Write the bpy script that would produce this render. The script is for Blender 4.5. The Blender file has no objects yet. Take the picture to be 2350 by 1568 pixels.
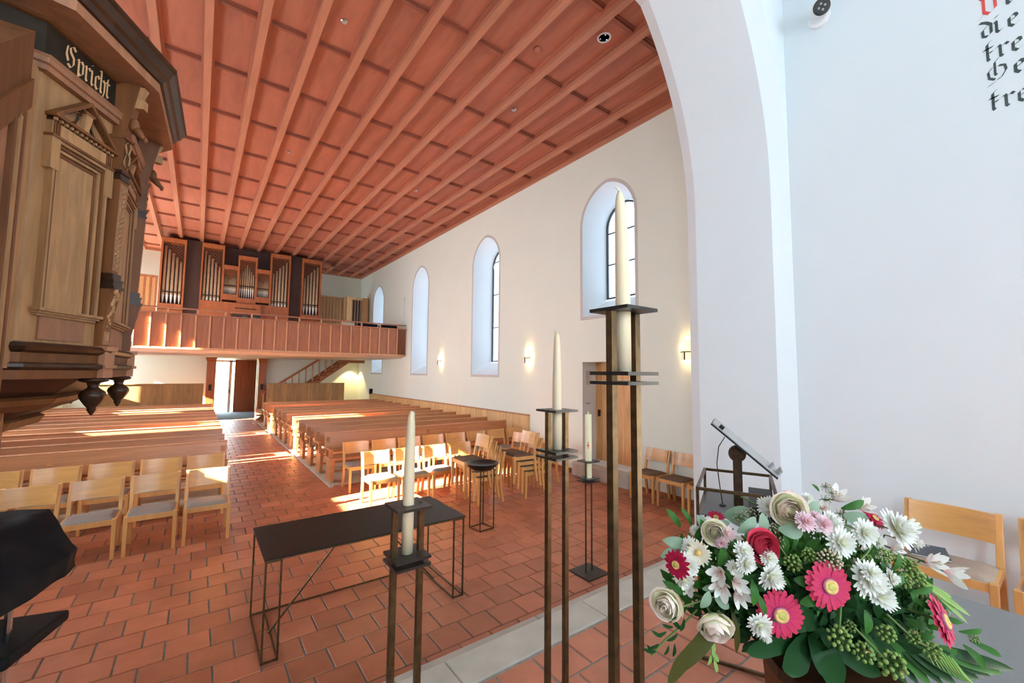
import bpy, bmesh, math, random
from mathutils import Vector, Matrix
from mathutils.geometry import tessellate_polygon

# ------------------------------------------------------------------ camera, world, sun, exposure
SC = bpy.context.scene
COL = SC.collection
PI = math.pi
rnd = random.Random(7)
CAM = Vector((0.0, 0.0, 2.1))
FPX = 967.184
MC = ((0.8023327, -0.5968038, 0.00935197), (-0.0516444, -0.05380339, 0.99721515), (-0.59463862, -0.8005813, -0.0739898))
cd = bpy.data.cameras.new('camera'); cam = bpy.data.objects.new('camera', cd); COL.objects.link(cam)
cd.sensor_fit = 'HORIZONTAL'; cd.sensor_width = 36.0; cd.lens = FPX / 2350 * 36.0; cd.clip_start = 0.03; cd.clip_end = 300
cam.matrix_world = Matrix.Translation(CAM) @ Matrix(MC).transposed().to_4x4()
SC.camera = cam

SKY = 47.0
w = bpy.data.worlds.new('sky'); SC.world = w; w.use_nodes = True
wn = w.node_tree.nodes; wl = w.node_tree.links
bg = wn['Background']; bg.inputs[0].default_value = (0.76, 0.885, 1.0, 1); bg.inputs[1].default_value = SKY

sd = bpy.data.lights.new('sun', 'SUN'); sun = bpy.data.objects.new('sun', sd); COL.objects.link(sun)
sd.energy = 225.0; sd.angle = math.radians(0.6); sd.color = (1.0, 0.87, 0.68)
SUN_DIR = Vector((1.0, 0.13, -0.40)).normalized()
sun.rotation_euler = SUN_DIR.to_track_quat('-Z', 'Y').to_euler(); sun.location = (-12, 8, 9)

def portal(name, loc, rot, sx, sy, energy=0.0, color=(1, 1, 1)):
    """daylight through one window opening (a light portal onto the sky)"""
    a = bpy.data.lights.new(name, 'AREA'); a.shape = 'RECTANGLE'; a.size = sx; a.size_y = sy
    o = bpy.data.objects.new(name, a); COL.objects.link(o); o.location = loc; o.rotation_euler = rot
    a.cycles.is_portal = True
    return o
NAVE_WIN_L = (6.20, 11.20, 15.80, 21.05)          # window axes along the left nave wall
NAVE_WIN_R = (5.61, 10.13, 14.60, 19.20)               # window axes along the right nave wall
for y in NAVE_WIN_L:
    portal('window_daylight', (-4.18, y, 3.3), (0, -PI/2, 0), 3.2, 1.2)
for y in NAVE_WIN_R:
    portal('window_daylight', (7.22, y, 4.2), (0, PI/2, 0), 3.6, 1.1)
for x in (-1.3, 1.36, 4.0):
    portal('window_daylight', (x, -5.3, 4.2), (PI/2, 0, 0), .46, 4.4)
portal('window_daylight', (-2.72, -2.2, 4.2), (0, -PI/2, 0), 4.4, .46)
portal('door_daylight', (1.15, 25.6, 1.3), (-PI/2, 0, 0), 0.8, 2.5)

vs = SC.view_settings
vs.view_transform = 'Standard'; vs.look = 'None'; vs.gamma = 1.0; vs.use_curve_mapping = False
vs.exposure = 0.07
SC.cycles.use_denoising = True
SC.cycles.max_bounces = 8; SC.cycles.diffuse_bounces = 5; SC.cycles.glossy_bounces = 3
SC.cycles.transmission_bounces = 4; SC.cycles.transparent_max_bounces = 12
SC.cycles.caustics_reflective = False; SC.cycles.caustics_refractive = False
SC.cycles.sample_clamp_indirect = 8.0

def ray(px, py):
    c = Vector(((px - 1175.0) / FPX, -(py - 784.0) / FPX, -1.0))
    return Matrix(MC).transposed() @ c
def on(px, py, ax, val):
    r = ray(px, py); return CAM + r * ((val - CAM[ax]) / r[ax])
def axial(px, py, d):
    return CAM + ray(px, py) * d

# ------------------------------------------------------------------ materials
MATS = {}
def _new(name):
    m = bpy.data.materials.new(name); m.use_nodes = True; MATS[name] = m
    nt = m.node_tree; b = nt.nodes['Principled BSDF']
    return m, nt, b
def N(nt, t, **kw):
    n = nt.nodes.new(t)
    for k, v in kw.items():
        if k.startswith('i_'): n.inputs[int(k[2:])].default_value = v
        else: setattr(n, k, v)
    return n
def plain(name, col, rough=0.6, metal=0.0, noise=0.06, scale=8.0, bump=0.0, bscale=40.0, spec=None, coat=0.0):
    m, nt, b = _new(name)
    tc = N(nt, 'ShaderNodeTexCoord')
    nz = N(nt, 'ShaderNodeTexNoise'); nz.inputs['Scale'].default_value = scale; nz.inputs['Detail'].default_value = 5
    nt.links.new(tc.outputs['Object'], nz.inputs['Vector'])
    r = N(nt, 'ShaderNodeValToRGB')
    lo = [max(0, c * (1 - noise)) for c in col]; hi = [min(1, c * (1 + noise)) for c in col]
    r.color_ramp.elements[0].color = (*lo, 1); r.color_ramp.elements[1].color = (*hi, 1)
    r.color_ramp.elements[0].position = .3; r.color_ramp.elements[1].position = .7
    nt.links.new(nz.outputs[0], r.inputs[0]); nt.links.new(r.outputs[0], b.inputs['Base Color'])
    b.inputs['Roughness'].default_value = rough; b.inputs['Metallic'].default_value = metal
    if spec is not None: b.inputs['Specular IOR Level'].default_value = spec
    if coat: b.inputs['Coat Weight'].default_value = coat; b.inputs['Coat Roughness'].default_value = .15
    if bump:
        n2 = N(nt, 'ShaderNodeTexNoise'); n2.inputs['Scale'].default_value = bscale; n2.inputs['Detail'].default_value = 4
        nt.links.new(tc.outputs['Object'], n2.inputs['Vector'])
        bp = N(nt, 'ShaderNodeBump'); bp.inputs['Strength'].default_value = bump; bp.inputs['Distance'].default_value = .01
        nt.links.new(n2.outputs[0], bp.inputs['Height']); nt.links.new(bp.outputs[0], b.inputs['Normal'])
    return m
def wood(name, col, dark=0.72, rough=0.45, stretch=(1, 12, 12), scale=1.6, var=0.14, bump=0.06, coat=0.0, world=False):
    """grain runs along the axis with the small stretch factor"""
    m, nt, b = _new(name)
    tc = N(nt, 'ShaderNodeTexCoord'); mp = N(nt, 'ShaderNodeMapping'); mp.inputs['Scale'].default_value = stretch
    oi = N(nt, 'ShaderNodeObjectInfo')
    add = N(nt, 'ShaderNodeVectorMath', operation='ADD')
    mul = N(nt, 'ShaderNodeVectorMath', operation='SCALE'); mul.inputs['Scale'].default_value = 13.0
    cmb = N(nt, 'ShaderNodeCombineXYZ')
    for i in range(3): nt.links.new(oi.outputs['Random'], cmb.inputs[i])
    nt.links.new(cmb.outputs[0], mul.inputs[0])
    nt.links.new(tc.outputs['Object'], add.inputs[0]); nt.links.new(mul.outputs[0], add.inputs[1])
    nt.links.new(add.outputs[0], mp.inputs['Vector'])
    nz = N(nt, 'ShaderNodeTexNoise'); nz.inputs['Scale'].default_value = scale; nz.inputs['Detail'].default_value = 6; nz.inputs['Roughness'].default_value = .6
    nz.inputs['Distortion'].default_value = .6
    nt.links.new(mp.outputs[0], nz.inputs['Vector'])
    r = N(nt, 'ShaderNodeValToRGB')
    r.color_ramp.elements[0].color = (*[c * dark for c in col], 1); r.color_ramp.elements[1].color = (*[min(1, c * 1.12) for c in col], 1)
    r.color_ramp.elements[0].position = .32; r.color_ramp.elements[1].position = .68
    nt.links.new(nz.outputs[0], r.inputs[0])
    hs = N(nt, 'ShaderNodeHueSaturation')
    mr = N(nt, 'ShaderNodeMapRange'); mr.inputs['To Min'].default_value = 1 - var; mr.inputs['To Max'].default_value = 1 + var
    nt.links.new(oi.outputs['Random'], mr.inputs['Value']); nt.links.new(mr.outputs[0], hs.inputs['Value'])
    nt.links.new(r.outputs[0], hs.inputs['Color']); nt.links.new(hs.outputs[0], b.inputs['Base Color'])
    b.inputs['Roughness'].default_value = rough
    if coat: b.inputs['Coat Weight'].default_value = coat; b.inputs['Coat Roughness'].default_value = .2
    if name.startswith('pulpit'): b.inputs['Specular IOR Level'].default_value = .28
    bp = N(nt, 'ShaderNodeBump'); bp.inputs['Strength'].default_value = bump; bp.inputs['Distance'].default_value = .01
    nt.links.new(nz.outputs[0], bp.inputs['Height']); nt.links.new(bp.outputs[0], b.inputs['Normal'])
    return m
def tilemat(name, col, var=0.22, rough=0.42):
    m, nt, b = _new(name)
    tc = N(nt, 'ShaderNodeTexCoord'); ge = N(nt, 'ShaderNodeNewGeometry')
    nz = N(nt, 'ShaderNodeTexNoise'); nz.inputs['Scale'].default_value = 3.2; nz.inputs['Detail'].default_value = 8; nz.inputs['Roughness'].default_value = .65
    nt.links.new(ge.outputs['Position'], nz.inputs['Vector'])
    r = N(nt, 'ShaderNodeValToRGB')
    r.color_ramp.elements[0].color = (*[c * .78 for c in col], 1); r.color_ramp.elements[1].color = (*[min(1, c * 1.15) for c in col], 1)
    r.color_ramp.elements[0].position = .3; r.color_ramp.elements[1].position = .72
    nt.links.new(nz.outputs[0], r.inputs[0])
    hs = N(nt, 'ShaderNodeHueSaturation'); mr = N(nt, 'ShaderNodeMapRange')
    mr.inputs['To Min'].default_value = 1 - var; mr.inputs['To Max'].default_value = 1 + var * .6
    nt.links.new(ge.outputs['Random Per Island'], mr.inputs['Value']); nt.links.new(mr.outputs[0], hs.inputs['Value'])
    nt.links.new(r.outputs[0], hs.inputs['Color']); nt.links.new(hs.outputs[0], b.inputs['Base Color'])
    b.inputs['Roughness'].default_value = rough
    n2 = N(nt, 'ShaderNodeTexNoise'); n2.inputs['Scale'].default_value = 22; n2.inputs['Detail'].default_value = 4
    nt.links.new(ge.outputs['Position'], n2.inputs['Vector'])
    bp = N(nt, 'ShaderNodeBump'); bp.inputs['Strength'].default_value = .12; bp.inputs['Distance'].default_value = .01
    nt.links.new(n2.outputs[0], bp.inputs['Height']); nt.links.new(bp.outputs[0], b.inputs['Normal'])
    return m
def glow(name, col, strength, base=(1, 1, 1)):
    m, nt, b = _new(name)
    b.inputs['Base Color'].default_value = (*base, 1)
    b.inputs['Emission Color'].default_value = (*col, 1); b.inputs['Emission Strength'].default_value = strength
    return m
def petal(name, c0, c1, rough=.6, trans=.25, lo=0.0, hi=1.0, spec=.22):
    """colour runs from c0 (base) to c1 (tip) along generated axis"""
    m, nt, b = _new(name)
    at = N(nt, 'ShaderNodeAttribute'); at.attribute_name = 'tipness'
    r = N(nt, 'ShaderNodeValToRGB'); r.color_ramp.elements[0].color = (*c0, 1); r.color_ramp.elements[1].color = (*c1, 1)
    r.color_ramp.elements[0].position = lo; r.color_ramp.elements[1].position = hi
    nt.links.new(at.outputs['Fac'], r.inputs[0])
    nt.links.new(r.outputs[0], b.inputs['Base Color']); b.inputs['Roughness'].default_value = rough; b.inputs['Specular IOR Level'].default_value = spec
    tl = N(nt, 'ShaderNodeBsdfTranslucent'); nt.links.new(r.outputs[0], tl.inputs['Color'])
    mx = N(nt, 'ShaderNodeMixShader'); mx.inputs[0].default_value = trans
    out = nt.nodes['Material Output']
    nt.links.new(b.outputs[0], mx.inputs[1]); nt.links.new(tl.outputs[0], mx.inputs[2]); nt.links.new(mx.outputs[0], out.inputs[0])
    return m

plain('plaster', (0.84, 0.87, 0.755), .9, noise=.015, scale=1.2, bump=.08, bscale=55)
plain('plaster_sky_tint', (0.765, 0.83, 0.85), .9, noise=.015, scale=1.2, bump=.06, bscale=45)  # white plaster with the bluish cast of sky light put into its colour
plain('plaster_band', (0.60, 0.57, 0.52), .9, noise=.03, scale=3)
plain('plaster_soffit', (0.80, 0.74, 0.68), .9, noise=.02)
wood('ceiling_panel', (0.40, 0.130, 0.074), dark=.86, rough=.6, stretch=(6, 1, 6), scale=1.3, var=.08)
wood('ceiling_beam', (0.46, 0.185, 0.105), dark=.9, rough=.55, stretch=(9, 1, 9), scale=1.3, var=.05)
wood('ceiling_batten', (0.27, 0.075, 0.04), dark=.85, rough=.6, stretch=(1, 8, 8), var=.06)
wood('pew_wood', (0.49, 0.20, 0.076), dark=.76, rough=.36, stretch=(1, 14, 14), scale=1.3, var=.16, coat=.15)
wood('chair_wood', (0.68, 0.35, 0.115), dark=.88, rough=.33, stretch=(5, 5, 1), scale=2.0, var=.07, coat=.2)
wood('chair_ply', (0.66, 0.335, 0.105), dark=.9, rough=.32, stretch=(1, 8, 8), scale=2.0, var=.07, coat=.35)
wood('parapet_wood', (0.42, 0.16, 0.078), dark=.8, rough=.5, stretch=(9, 9, 1), scale=1.6, var=.07)
wood('parapet_batten', (0.66, 0.33, 0.17), dark=.9, rough=.45, stretch=(9, 9, 1), scale=1.6, var=.05)
wood('organ_wood', (0.36, 0.10, 0.026), dark=.75, rough=.45, stretch=(9, 9, 1), scale=1.5, var=.06)
wood('organ_dark', (0.045, 0.016, 0.010), dark=.7, rough=.6, stretch=(9, 9, 1), scale=1.5)
wood('wainscot_wood', (0.74, 0.44, 0.19), dark=.9, rough=.5, stretch=(10, 10, 1), scale=1.4, var=.07)
wood('partition_wood', (0.50, 0.26, 0.10), dark=.72, rough=.5, stretch=(10, 10, 1), scale=1.6)
wood('door_wood', (0.62, 0.33, 0.12), dark=.75, rough=.5, stretch=(10, 10, 1), scale=1.8)
wood('porch_wood', (0.32, 0.105, 0.035), dark=.75, rough=.5, stretch=(10, 10, 1), scale=1.6)
wood('pulpit_light', (0.38, 0.20, 0.088), dark=.68, rough=.55, stretch=(7, 7, 1), scale=3.2, bump=.2)
wood('pulpit_mid', (0.150, 0.052, 0.016), dark=.65, rough=.55, stretch=(5, 5, 1), scale=2.6, bump=.15)
wood('pulpit_rose', (0.33, 0.145, 0.075), dark=.75, rough=.5, stretch=(5, 5, 1), scale=2.6, bump=.12)
wood('pulpit_dark', (0.036, 0.013, 0.005), dark=.6, rough=.4, stretch=(4, 4, 1), scale=2.6, bump=.15, coat=.08)
plain('frieze_black', (0.022, 0.015, 0.010), .6, noise=.3, spec=.12)
plain('gilt', (0.72, 0.42, 0.22), .5, noise=.1, scale=30)
tilemat('terracotta', (0.47, 0.150, 0.072))
tilemat('terracotta_chancel', (0.50, 0.175, 0.095), var=.12)
plain('mortar', (0.17, 0.145, 0.115), .95, noise=.25, scale=20)
plain('mortar_light', (0.33, 0.30, 0.26), .95, noise=.2, scale=20)
plain('step_stone', (0.50, 0.465, 0.39), .8, noise=.13, scale=4, bump=.12, bscale=30)
plain('plinth_stone', (0.50, 0.43, 0.33), .8, noise=.1, scale=4)
plain('platform', (0.58, 0.48, 0.33), .7, noise=.1, scale=3)
plain('black_metal', (0.016, 0.015, 0.014), .42, metal=.5, noise=.2)
plain('plate_metal', (0.030, 0.029, 0.027), .35, metal=.6, noise=.25, scale=20)
plain('table_black', (0.009, 0.008, 0.007), .45, noise=.25, scale=30, spec=.25)
plain('bronze', (0.105, 0.066, 0.032), .38, metal=.85, noise=.35, scale=25)
plain('bronze_dark', (0.07, 0.04, 0.022), .45, metal=.75, noise=.3, scale=25)
plain('chrome', (0.75, 0.75, 0.75), .15, metal=1.0, noise=.02)
plain('lead', (0.045, 0.05, 0.055), .6, metal=.3)
plain('desk_grey', (0.42, 0.42, 0.41), .45, metal=.35, noise=.04)
plain('shelf_grey', (0.10, 0.10, 0.105), .4, noise=.1, scale=60)
plain('altar_grey', (0.17, 0.175, 0.18), .45, noise=.04, scale=40)
plain('fabric_grey', (0.27, 0.215, 0.18), .95, noise=.14, scale=150, bump=.2, bscale=400)
plain('fabric_brown', (0.13, 0.075, 0.045), .95, noise=.18, scale=150, bump=.2, bscale=400)
plain('fabric_taupe', (0.36, 0.27, 0.21), .95, noise=.14, scale=150, bump=.2, bscale=400)
plain('black_cloth', (0.006, 0.006, 0.007), .75, noise=.3, scale=6, spec=.2)
plain('pipe_tin', (0.60, 0.47, 0.31), .35, metal=.35, noise=.1)
plain('pipe_foot', (0.90, 0.88, 0.80), .35, metal=.0, noise=.04)
plain('white_paint', (0.85, 0.85, 0.84), .5, noise=.01)
plain('cream_box', (0.75, 0.68, 0.52), .6)
plain('mat_blue', (0.06, 0.075, 0.09), .95, noise=.2, scale=60)
plain('ink', (0.045, 0.065, 0.062), .8, noise=.25, scale=20)
plain('ink_red', (0.62, 0.07, 0.055), .8, noise=.15, scale=20)
plain('slate_cover', (0.055, 0.072, 0.095), .5)
plain('paper', (0.85, 0.86, 0.84), .8)
plain('grass', (0.55, 0.58, 0.38), .95, noise=.3, scale=3)
plain('leafy', (0.62, 0.64, 0.34), .9, noise=.35, scale=6)
def wax():
    m, nt, b = _new('wax')
    b.inputs['Base Color'].default_value = (0.80, 0.66, 0.46, 1); b.inputs['Roughness'].default_value = .5
    b.inputs['Subsurface Weight'].default_value = .35; b.inputs['Subsurface Radius'].default_value = (.02, .012, .006); b.inputs['Subsurface Scale'].default_value = 1.0
    return m
wax()
plain('wax_yellow', (0.86, 0.78, 0.50), .5, noise=.03)
def paneglass():
    m, nt, b = _new('pane_glass')
    tr = N(nt, 'ShaderNodeBsdfTransparent'); tr.inputs[0].default_value = (.90, .94, .96, 1)
    gl = N(nt, 'ShaderNodeBsdfGlossy'); gl.inputs['Roughness'].default_value = .08
    mx = N(nt, 'ShaderNodeMixShader'); mx.inputs[0].default_value = .06
    nt.links.new(tr.outputs[0], mx.inputs[1]); nt.links.new(gl.outputs[0], mx.inputs[2]); nt.links.new(mx.outputs[0], nt.nodes['Material Output'].inputs[0])
    return m
paneglass()
m_ = MATS['pane_glass'].copy(); m_.name = 'pane_dimming'; MATS['pane_dimming'] = m_
[n for n in m_.node_tree.nodes if n.type == 'BSDF_TRANSPARENT'][0].inputs[0].default_value = (.056, .062, .068, 1)  # dark tint added to hold daylight back from the right window reveals
glow('lamp_glass', (1.0, 0.72, 0.34), 1.3, (1, .9, .7))
glow('uplight_lens', (1.0, 0.72, 0.30), 6.0)
petal('gerbera_petal', (0.50, 0.030, 0.12), (0.55, 0.036, 0.090), .55, .2)
petal('crimson_petal', (0.42, 0.01, 0.05), (0.38, 0.008, 0.04), .6, .2)
petal('rose_red', (0.42, 0.015, 0.05), (0.62, 0.055, 0.095), .55, .15)
petal('mum_white', (0.80, 0.80, 0.50), (0.90, 0.89, 0.83), .65, .25, lo=.0, hi=.45)
petal('mum_cream', (0.80, 0.68, 0.36), (0.88, 0.82, 0.66), .65, .25, lo=.0, hi=.5)
petal('mum_pink', (0.72, 0.34, 0.30), (0.88, 0.66, 0.70), .65, .25, lo=.0, hi=.55)
petal('rose_cream', (0.88, 0.86, 0.60), (0.93, 0.74, 0.70), .6, .12, lo=.72, hi=1.0)
petal('lily_white', (0.80, 0.45, 0.44), (0.90, 0.88, 0.82), .55, .3, lo=.05, hi=.5)
petal('leaf_euc', (0.17, 0.25, 0.16), (0.25, 0.33, 0.23), .55, .12)
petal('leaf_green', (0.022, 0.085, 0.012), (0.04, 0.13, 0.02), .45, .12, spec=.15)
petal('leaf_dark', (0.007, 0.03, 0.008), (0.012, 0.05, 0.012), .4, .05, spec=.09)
petal('leaf_light', (0.20, 0.34, 0.07), (0.30, 0.44, 0.14), .45, .25)
petal('leaf_olive', (0.045, 0.05, 0.01), (0.06, 0.052, 0.012), .45, .05, spec=.12)
plain('stem_green', (0.085, 0.145, 0.03), .55, noise=.15)
plain('berry_green', (0.17, 0.25, 0.055), .5, noise=.2, scale=60)
plain('berry_beige', (0.46, 0.38, 0.27), .7, noise=.2, scale=60)
plain('disc_yellow', (0.76, 0.50, 0.16), .8, noise=.25, scale=120, bump=.5, bscale=500)
plain('disc_green', (0.42, 0.40, 0.10), .8, noise=.2, scale=100)
plain('disc_mauve', (0.36, 0.10, 0.18), .8, noise=.2, scale=100)

# ------------------------------------------------------------------ mesh helpers
class MB:
    def __init__(s, xf=None): s.v = []; s.f = []; s.xf = xf; s.tip = []; s.t = 0.0
    def P(s, p):
        p = Vector(p)
        if s.xf: p = s.xf(p)
        s.v.append(p); s.tip.append(s.t); return len(s.v) - 1
    def face(s, ids): s.f.append(tuple(ids))
    def quad(s, a, b, c, d): s.f.append(tuple(s.P(p) for p in (a, b, c, d)))
    def poly(s, pts): s.f.append(tuple(s.P(p) for p in pts))
    def box(s, x0, x1, y0, y1, z0, z1):
        i = [s.P((x, y, z)) for z in (z0, z1) for y in (y0, y1) for x in (x0, x1)]
        for q in ((0, 2, 3, 1), (4, 5, 7, 6), (0, 1, 5, 4), (2, 6, 7, 3), (0, 4, 6, 2), (1, 3, 7, 5)): s.f.append(tuple(i[k] for k in q))
        return s
    def cbox(s, c, d):
        return s.box(c[0]-d[0]/2, c[0]+d[0]/2, c[1]-d[1]/2, c[1]+d[1]/2, c[2]-d[2]/2, c[2]+d[2]/2)
    def hexa(s, b, t):
        """bottom quad and top quad (4 points each)"""
        i = [s.P(p) for p in b] + [s.P(p) for p in t]
        for q in ((3, 2, 1, 0), (4, 5, 6, 7), (0, 1, 5, 4), (1, 2, 6, 5), (2, 3, 7, 6), (3, 0, 4, 7)): s.f.append(tuple(i[k] for k in q))
        return s
    def prism(s, poly, z0, z1):
        n = len(poly); a = [s.P((p[0], p[1], z0)) for p in poly]; b = [s.P((p[0], p[1], z1)) for p in poly]
        s.f.append(tuple(reversed(a))); s.f.append(tuple(b))
        for k in range(n): s.f.append((a[k], a[(k+1) % n], b[(k+1) % n], b[k]))
        return s
    def loft(s, rings, closed=True, cap=True):
        ids = [[s.P(p) for p in r] for r in rings]; n = len(ids[0])
        for a, b in zip(ids, ids[1:]):
            for k in range(n if closed else n - 1): s.f.append((a[k], a[(k+1) % n], b[(k+1) % n], b[k]))
        if cap and closed: s.f.append(tuple(reversed(ids[0]))); s.f.append(tuple(ids[-1]))
        return s
    def tube(s, path, r, n=6, cap=True):
        path = [Vector(p) for p in path]; rings = []
        for i, p in enumerate(path):
            d = (path[min(i+1, len(path)-1)] - path[max(i-1, 0)]).normalized()
            up = Vector((0, 0, 1)) if abs(d.z) < .95 else Vector((1, 0, 0))
            a = d.cross(up).normalized(); b = a.cross(d)
            rr = r[i] if isinstance(r, (list, tuple)) else r
            rings.append([p + (a * math.cos(t) + b * math.sin(t)) * rr for t in (2 * PI * k / n for k in range(n))])
        return s.loft(rings, True, cap)
    def bar(s, p0, p1, w, h=None):
        """square bar between two points"""
        h = h or w; p0 = Vector(p0); p1 = Vector(p1); d = (p1 - p0).normalized()
        up = Vector((0, 0, 1)) if abs(d.z) < .95 else Vector((0, 1, 0))
        a = d.cross(up).normalized() * (w / 2); b = a.cross(d).normalized() * (h / 2)
        return s.loft([[p - a - b, p + a - b, p + a + b, p - a + b] for p in (p0, p1)])
    def lathe(s, prof, n=16, c=(0, 0, 0)):
        rings = [[(c[0] + r * math.cos(2*PI*k/n), c[1] + r * math.sin(2*PI*k/n), c[2] + z) for k in range(n)] for r, z in prof]
        return s.loft(rings)
    def ball(s, c, r, n=8, m=5, sq=1.0):
        prof = [(max(1e-4, r * math.sin(PI * k / m)), -r * sq * math.cos(PI * k / m)) for k in range(m + 1)]
        return s.lathe(prof, n, c)
    def build(s, name, mat, parent=None, loc=None, smooth=False, tip=False, rot=None):
        me = bpy.data.meshes.new(name); me.from_pydata([tuple(p) for p in s.v], [], s.f)
        if tip:
            at = me.attributes.new('tipness', 'FLOAT', 'POINT')
            at.data.foreach_set('value', s.tip)
        bm = bmesh.new(); bm.from_mesh(me)
        bmesh.ops.recalc_face_normals(bm, faces=bm.faces); bm.to_mesh(me); bm.free()
        if smooth: me.polygons.foreach_set('use_smooth', [True] * len(me.polygons))
        if mat: me.materials.append(MATS[mat] if isinstance(mat, str) else mat)
        o = bpy.data.objects.new(name, me); COL.objects.link(o)
        if parent: o.parent = parent
        if loc is not None: o.location = loc
        if rot is not None: o.rotation_euler = rot
        return o
def bx(name, mat, parent, *a):
    return MB().box(*a).build(name, mat, parent)
def inst(name, mesh, parent=None, loc=(0, 0, 0), rot=None, scale=None):
    o = bpy.data.objects.new(name, mesh); COL.objects.link(o); o.parent = parent; o.location = loc
    if rot is not None: o.rotation_euler = rot
    if scale is not None: o.scale = scale
    return o
def tag(o, label, cat, group=None):
    o['label'] = label; o['category'] = cat
    if group: o['group'] = group
    return o
def struct(o): o['kind'] = 'structure'; return o
def stuff(o): o['kind'] = 'stuff'; return o
def thing(name, label, cat, loc=(0, 0, 0), rz=0.0, group=None):
    o = bpy.data.objects.new(name, None); COL.objects.link(o); o.location = loc; o.rotation_euler = (0, 0, rz); o.empty_display_size = .1
    return tag(o, label, cat, group)
def copy_tree(o, parent=None):
    c = o.copy(); COL.objects.link(c); c.parent = parent
    for ch in [x for x in bpy.data.objects if x.parent == o]: copy_tree(ch, c)
    return c
def bevel(o, wdt=.004, seg=2):
    m = o.modifiers.new('bevel', 'BEVEL'); m.width = wdt; m.segments = seg; m.limit_method = 'ANGLE'; m.angle_limit = .7
    return o
def fill_holes(mb, outer, holes, to3):
    """flat wall face with openings"""
    loops = [[Vector((p[0], p[1], 0)) for p in outer]] + [[Vector((p[0], p[1], 0)) for p in h] for h in holes]
    flat = [p for l in loops for p in l]
    ids = [mb.P(to3(p.x, p.y)) for p in flat]
    for t in tessellate_polygon(loops): mb.f.append(tuple(ids[k] for k in t))
def pointed(c, h, z0, zs, n=10, r=1.15):
    """outline of a pointed-arch opening centre c, half width h, sill z0, springing zs"""
    R = r * h; a1 = math.acos((R - h) / R); pts = [(c - h, z0), (c + h, z0)]
    for k in range(n + 1): t = a1 * k / n; pts.append((c + h - R + R * math.cos(t), zs + R * math.sin(t)))
    for k in range(n - 1, -1, -1): t = a1 * k / n; pts.append((c - h + R - R * math.cos(t), zs + R * math.sin(t)))
    return pts
# ------------------------------------------------------------------ the building shell
XL, XR, YB, YN = -3.83, 6.55, 21.9, 2.948      # nave: left wall, right wall, back wall, arch wall (nave face)
ZC = 6.97                                     # nave ceiling boards
CX = 1.36                                     # axis of nave, arch and aisle
ZCH = 0.30                                    # chancel floor
XCR, XCL, YCB, ZCC = 5.08, -2.36, -5.2, 7.7   # chancel walls and ceiling

# --- right wall with splayed windows and the side door
WIN_IN = [(c, .68, 3.30 if i == 0 else 2.04, 5.25) for i, c in enumerate(NAVE_WIN_R)]
WIN_OUT = [(c + .02, .50, 3.72 if i == 0 else 2.42, 5.28) for i, c in enumerate(NAVE_WIN_R)]
DOOR = [(5.05, .27), (6.30, .27), (6.30, 2.34), (5.05, 2.34)]
mb = MB()
holes = [pointed(*wi) for wi in WIN_IN] + [DOOR]
fill_holes(mb, [(1.0, -.1), (YB, -.1), (YB, 7.2), (1.0, 7.2)], holes, lambda u, z: (XR, u, z))
oh = [pointed(wo[0], wo[1], wo[2], wo[3], r=1.05) for wo in WIN_OUT] + [DOOR]
fill_holes(mb, [(1.0, -.1), (YB, -.1), (YB, 7.2), (1.0, 7.2)], oh, lambda u, z: (7.20, u, z))
wall_right = struct(mb.build('wall_right', 'plaster'))
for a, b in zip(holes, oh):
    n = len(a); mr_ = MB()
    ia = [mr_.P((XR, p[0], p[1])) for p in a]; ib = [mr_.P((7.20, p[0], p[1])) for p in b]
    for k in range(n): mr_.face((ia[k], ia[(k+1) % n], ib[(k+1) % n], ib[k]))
    mr_.build('reveal', 'plaster_sky_tint', wall_right)  # bluer than the wall: sky light on the reveals is put into the colour
for wi in WIN_IN:                                           # painted grey surround of each opening
    a = pointed(*wi); b = pointed(wi[0], wi[1] + .065, wi[2] - .07, wi[3], r=1.15)
    m2 = MB(); n = len(a)
    ia = [m2.P((XR - .004, p[0], p[1])) for p in a]; ib = [m2.P((XR - .004, p[0], p[1])) for p in b]
    ja = [m2.P((XR + .004, p[0], p[1])) for p in a]; jb = [m2.P((XR + .004, p[0], p[1])) for p in b]
    for k in range(n):
        q = (k + 1) % n
        m2.face((ia[k], ib[k], ib[q], ia[q])); m2.face((ib[k], jb[k], jb[q], ib[q])); m2.face((ia[k], ia[q], ja[q], ja[k]))
    m2.build('window_surround', 'plaster_band', wall_right)

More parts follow.
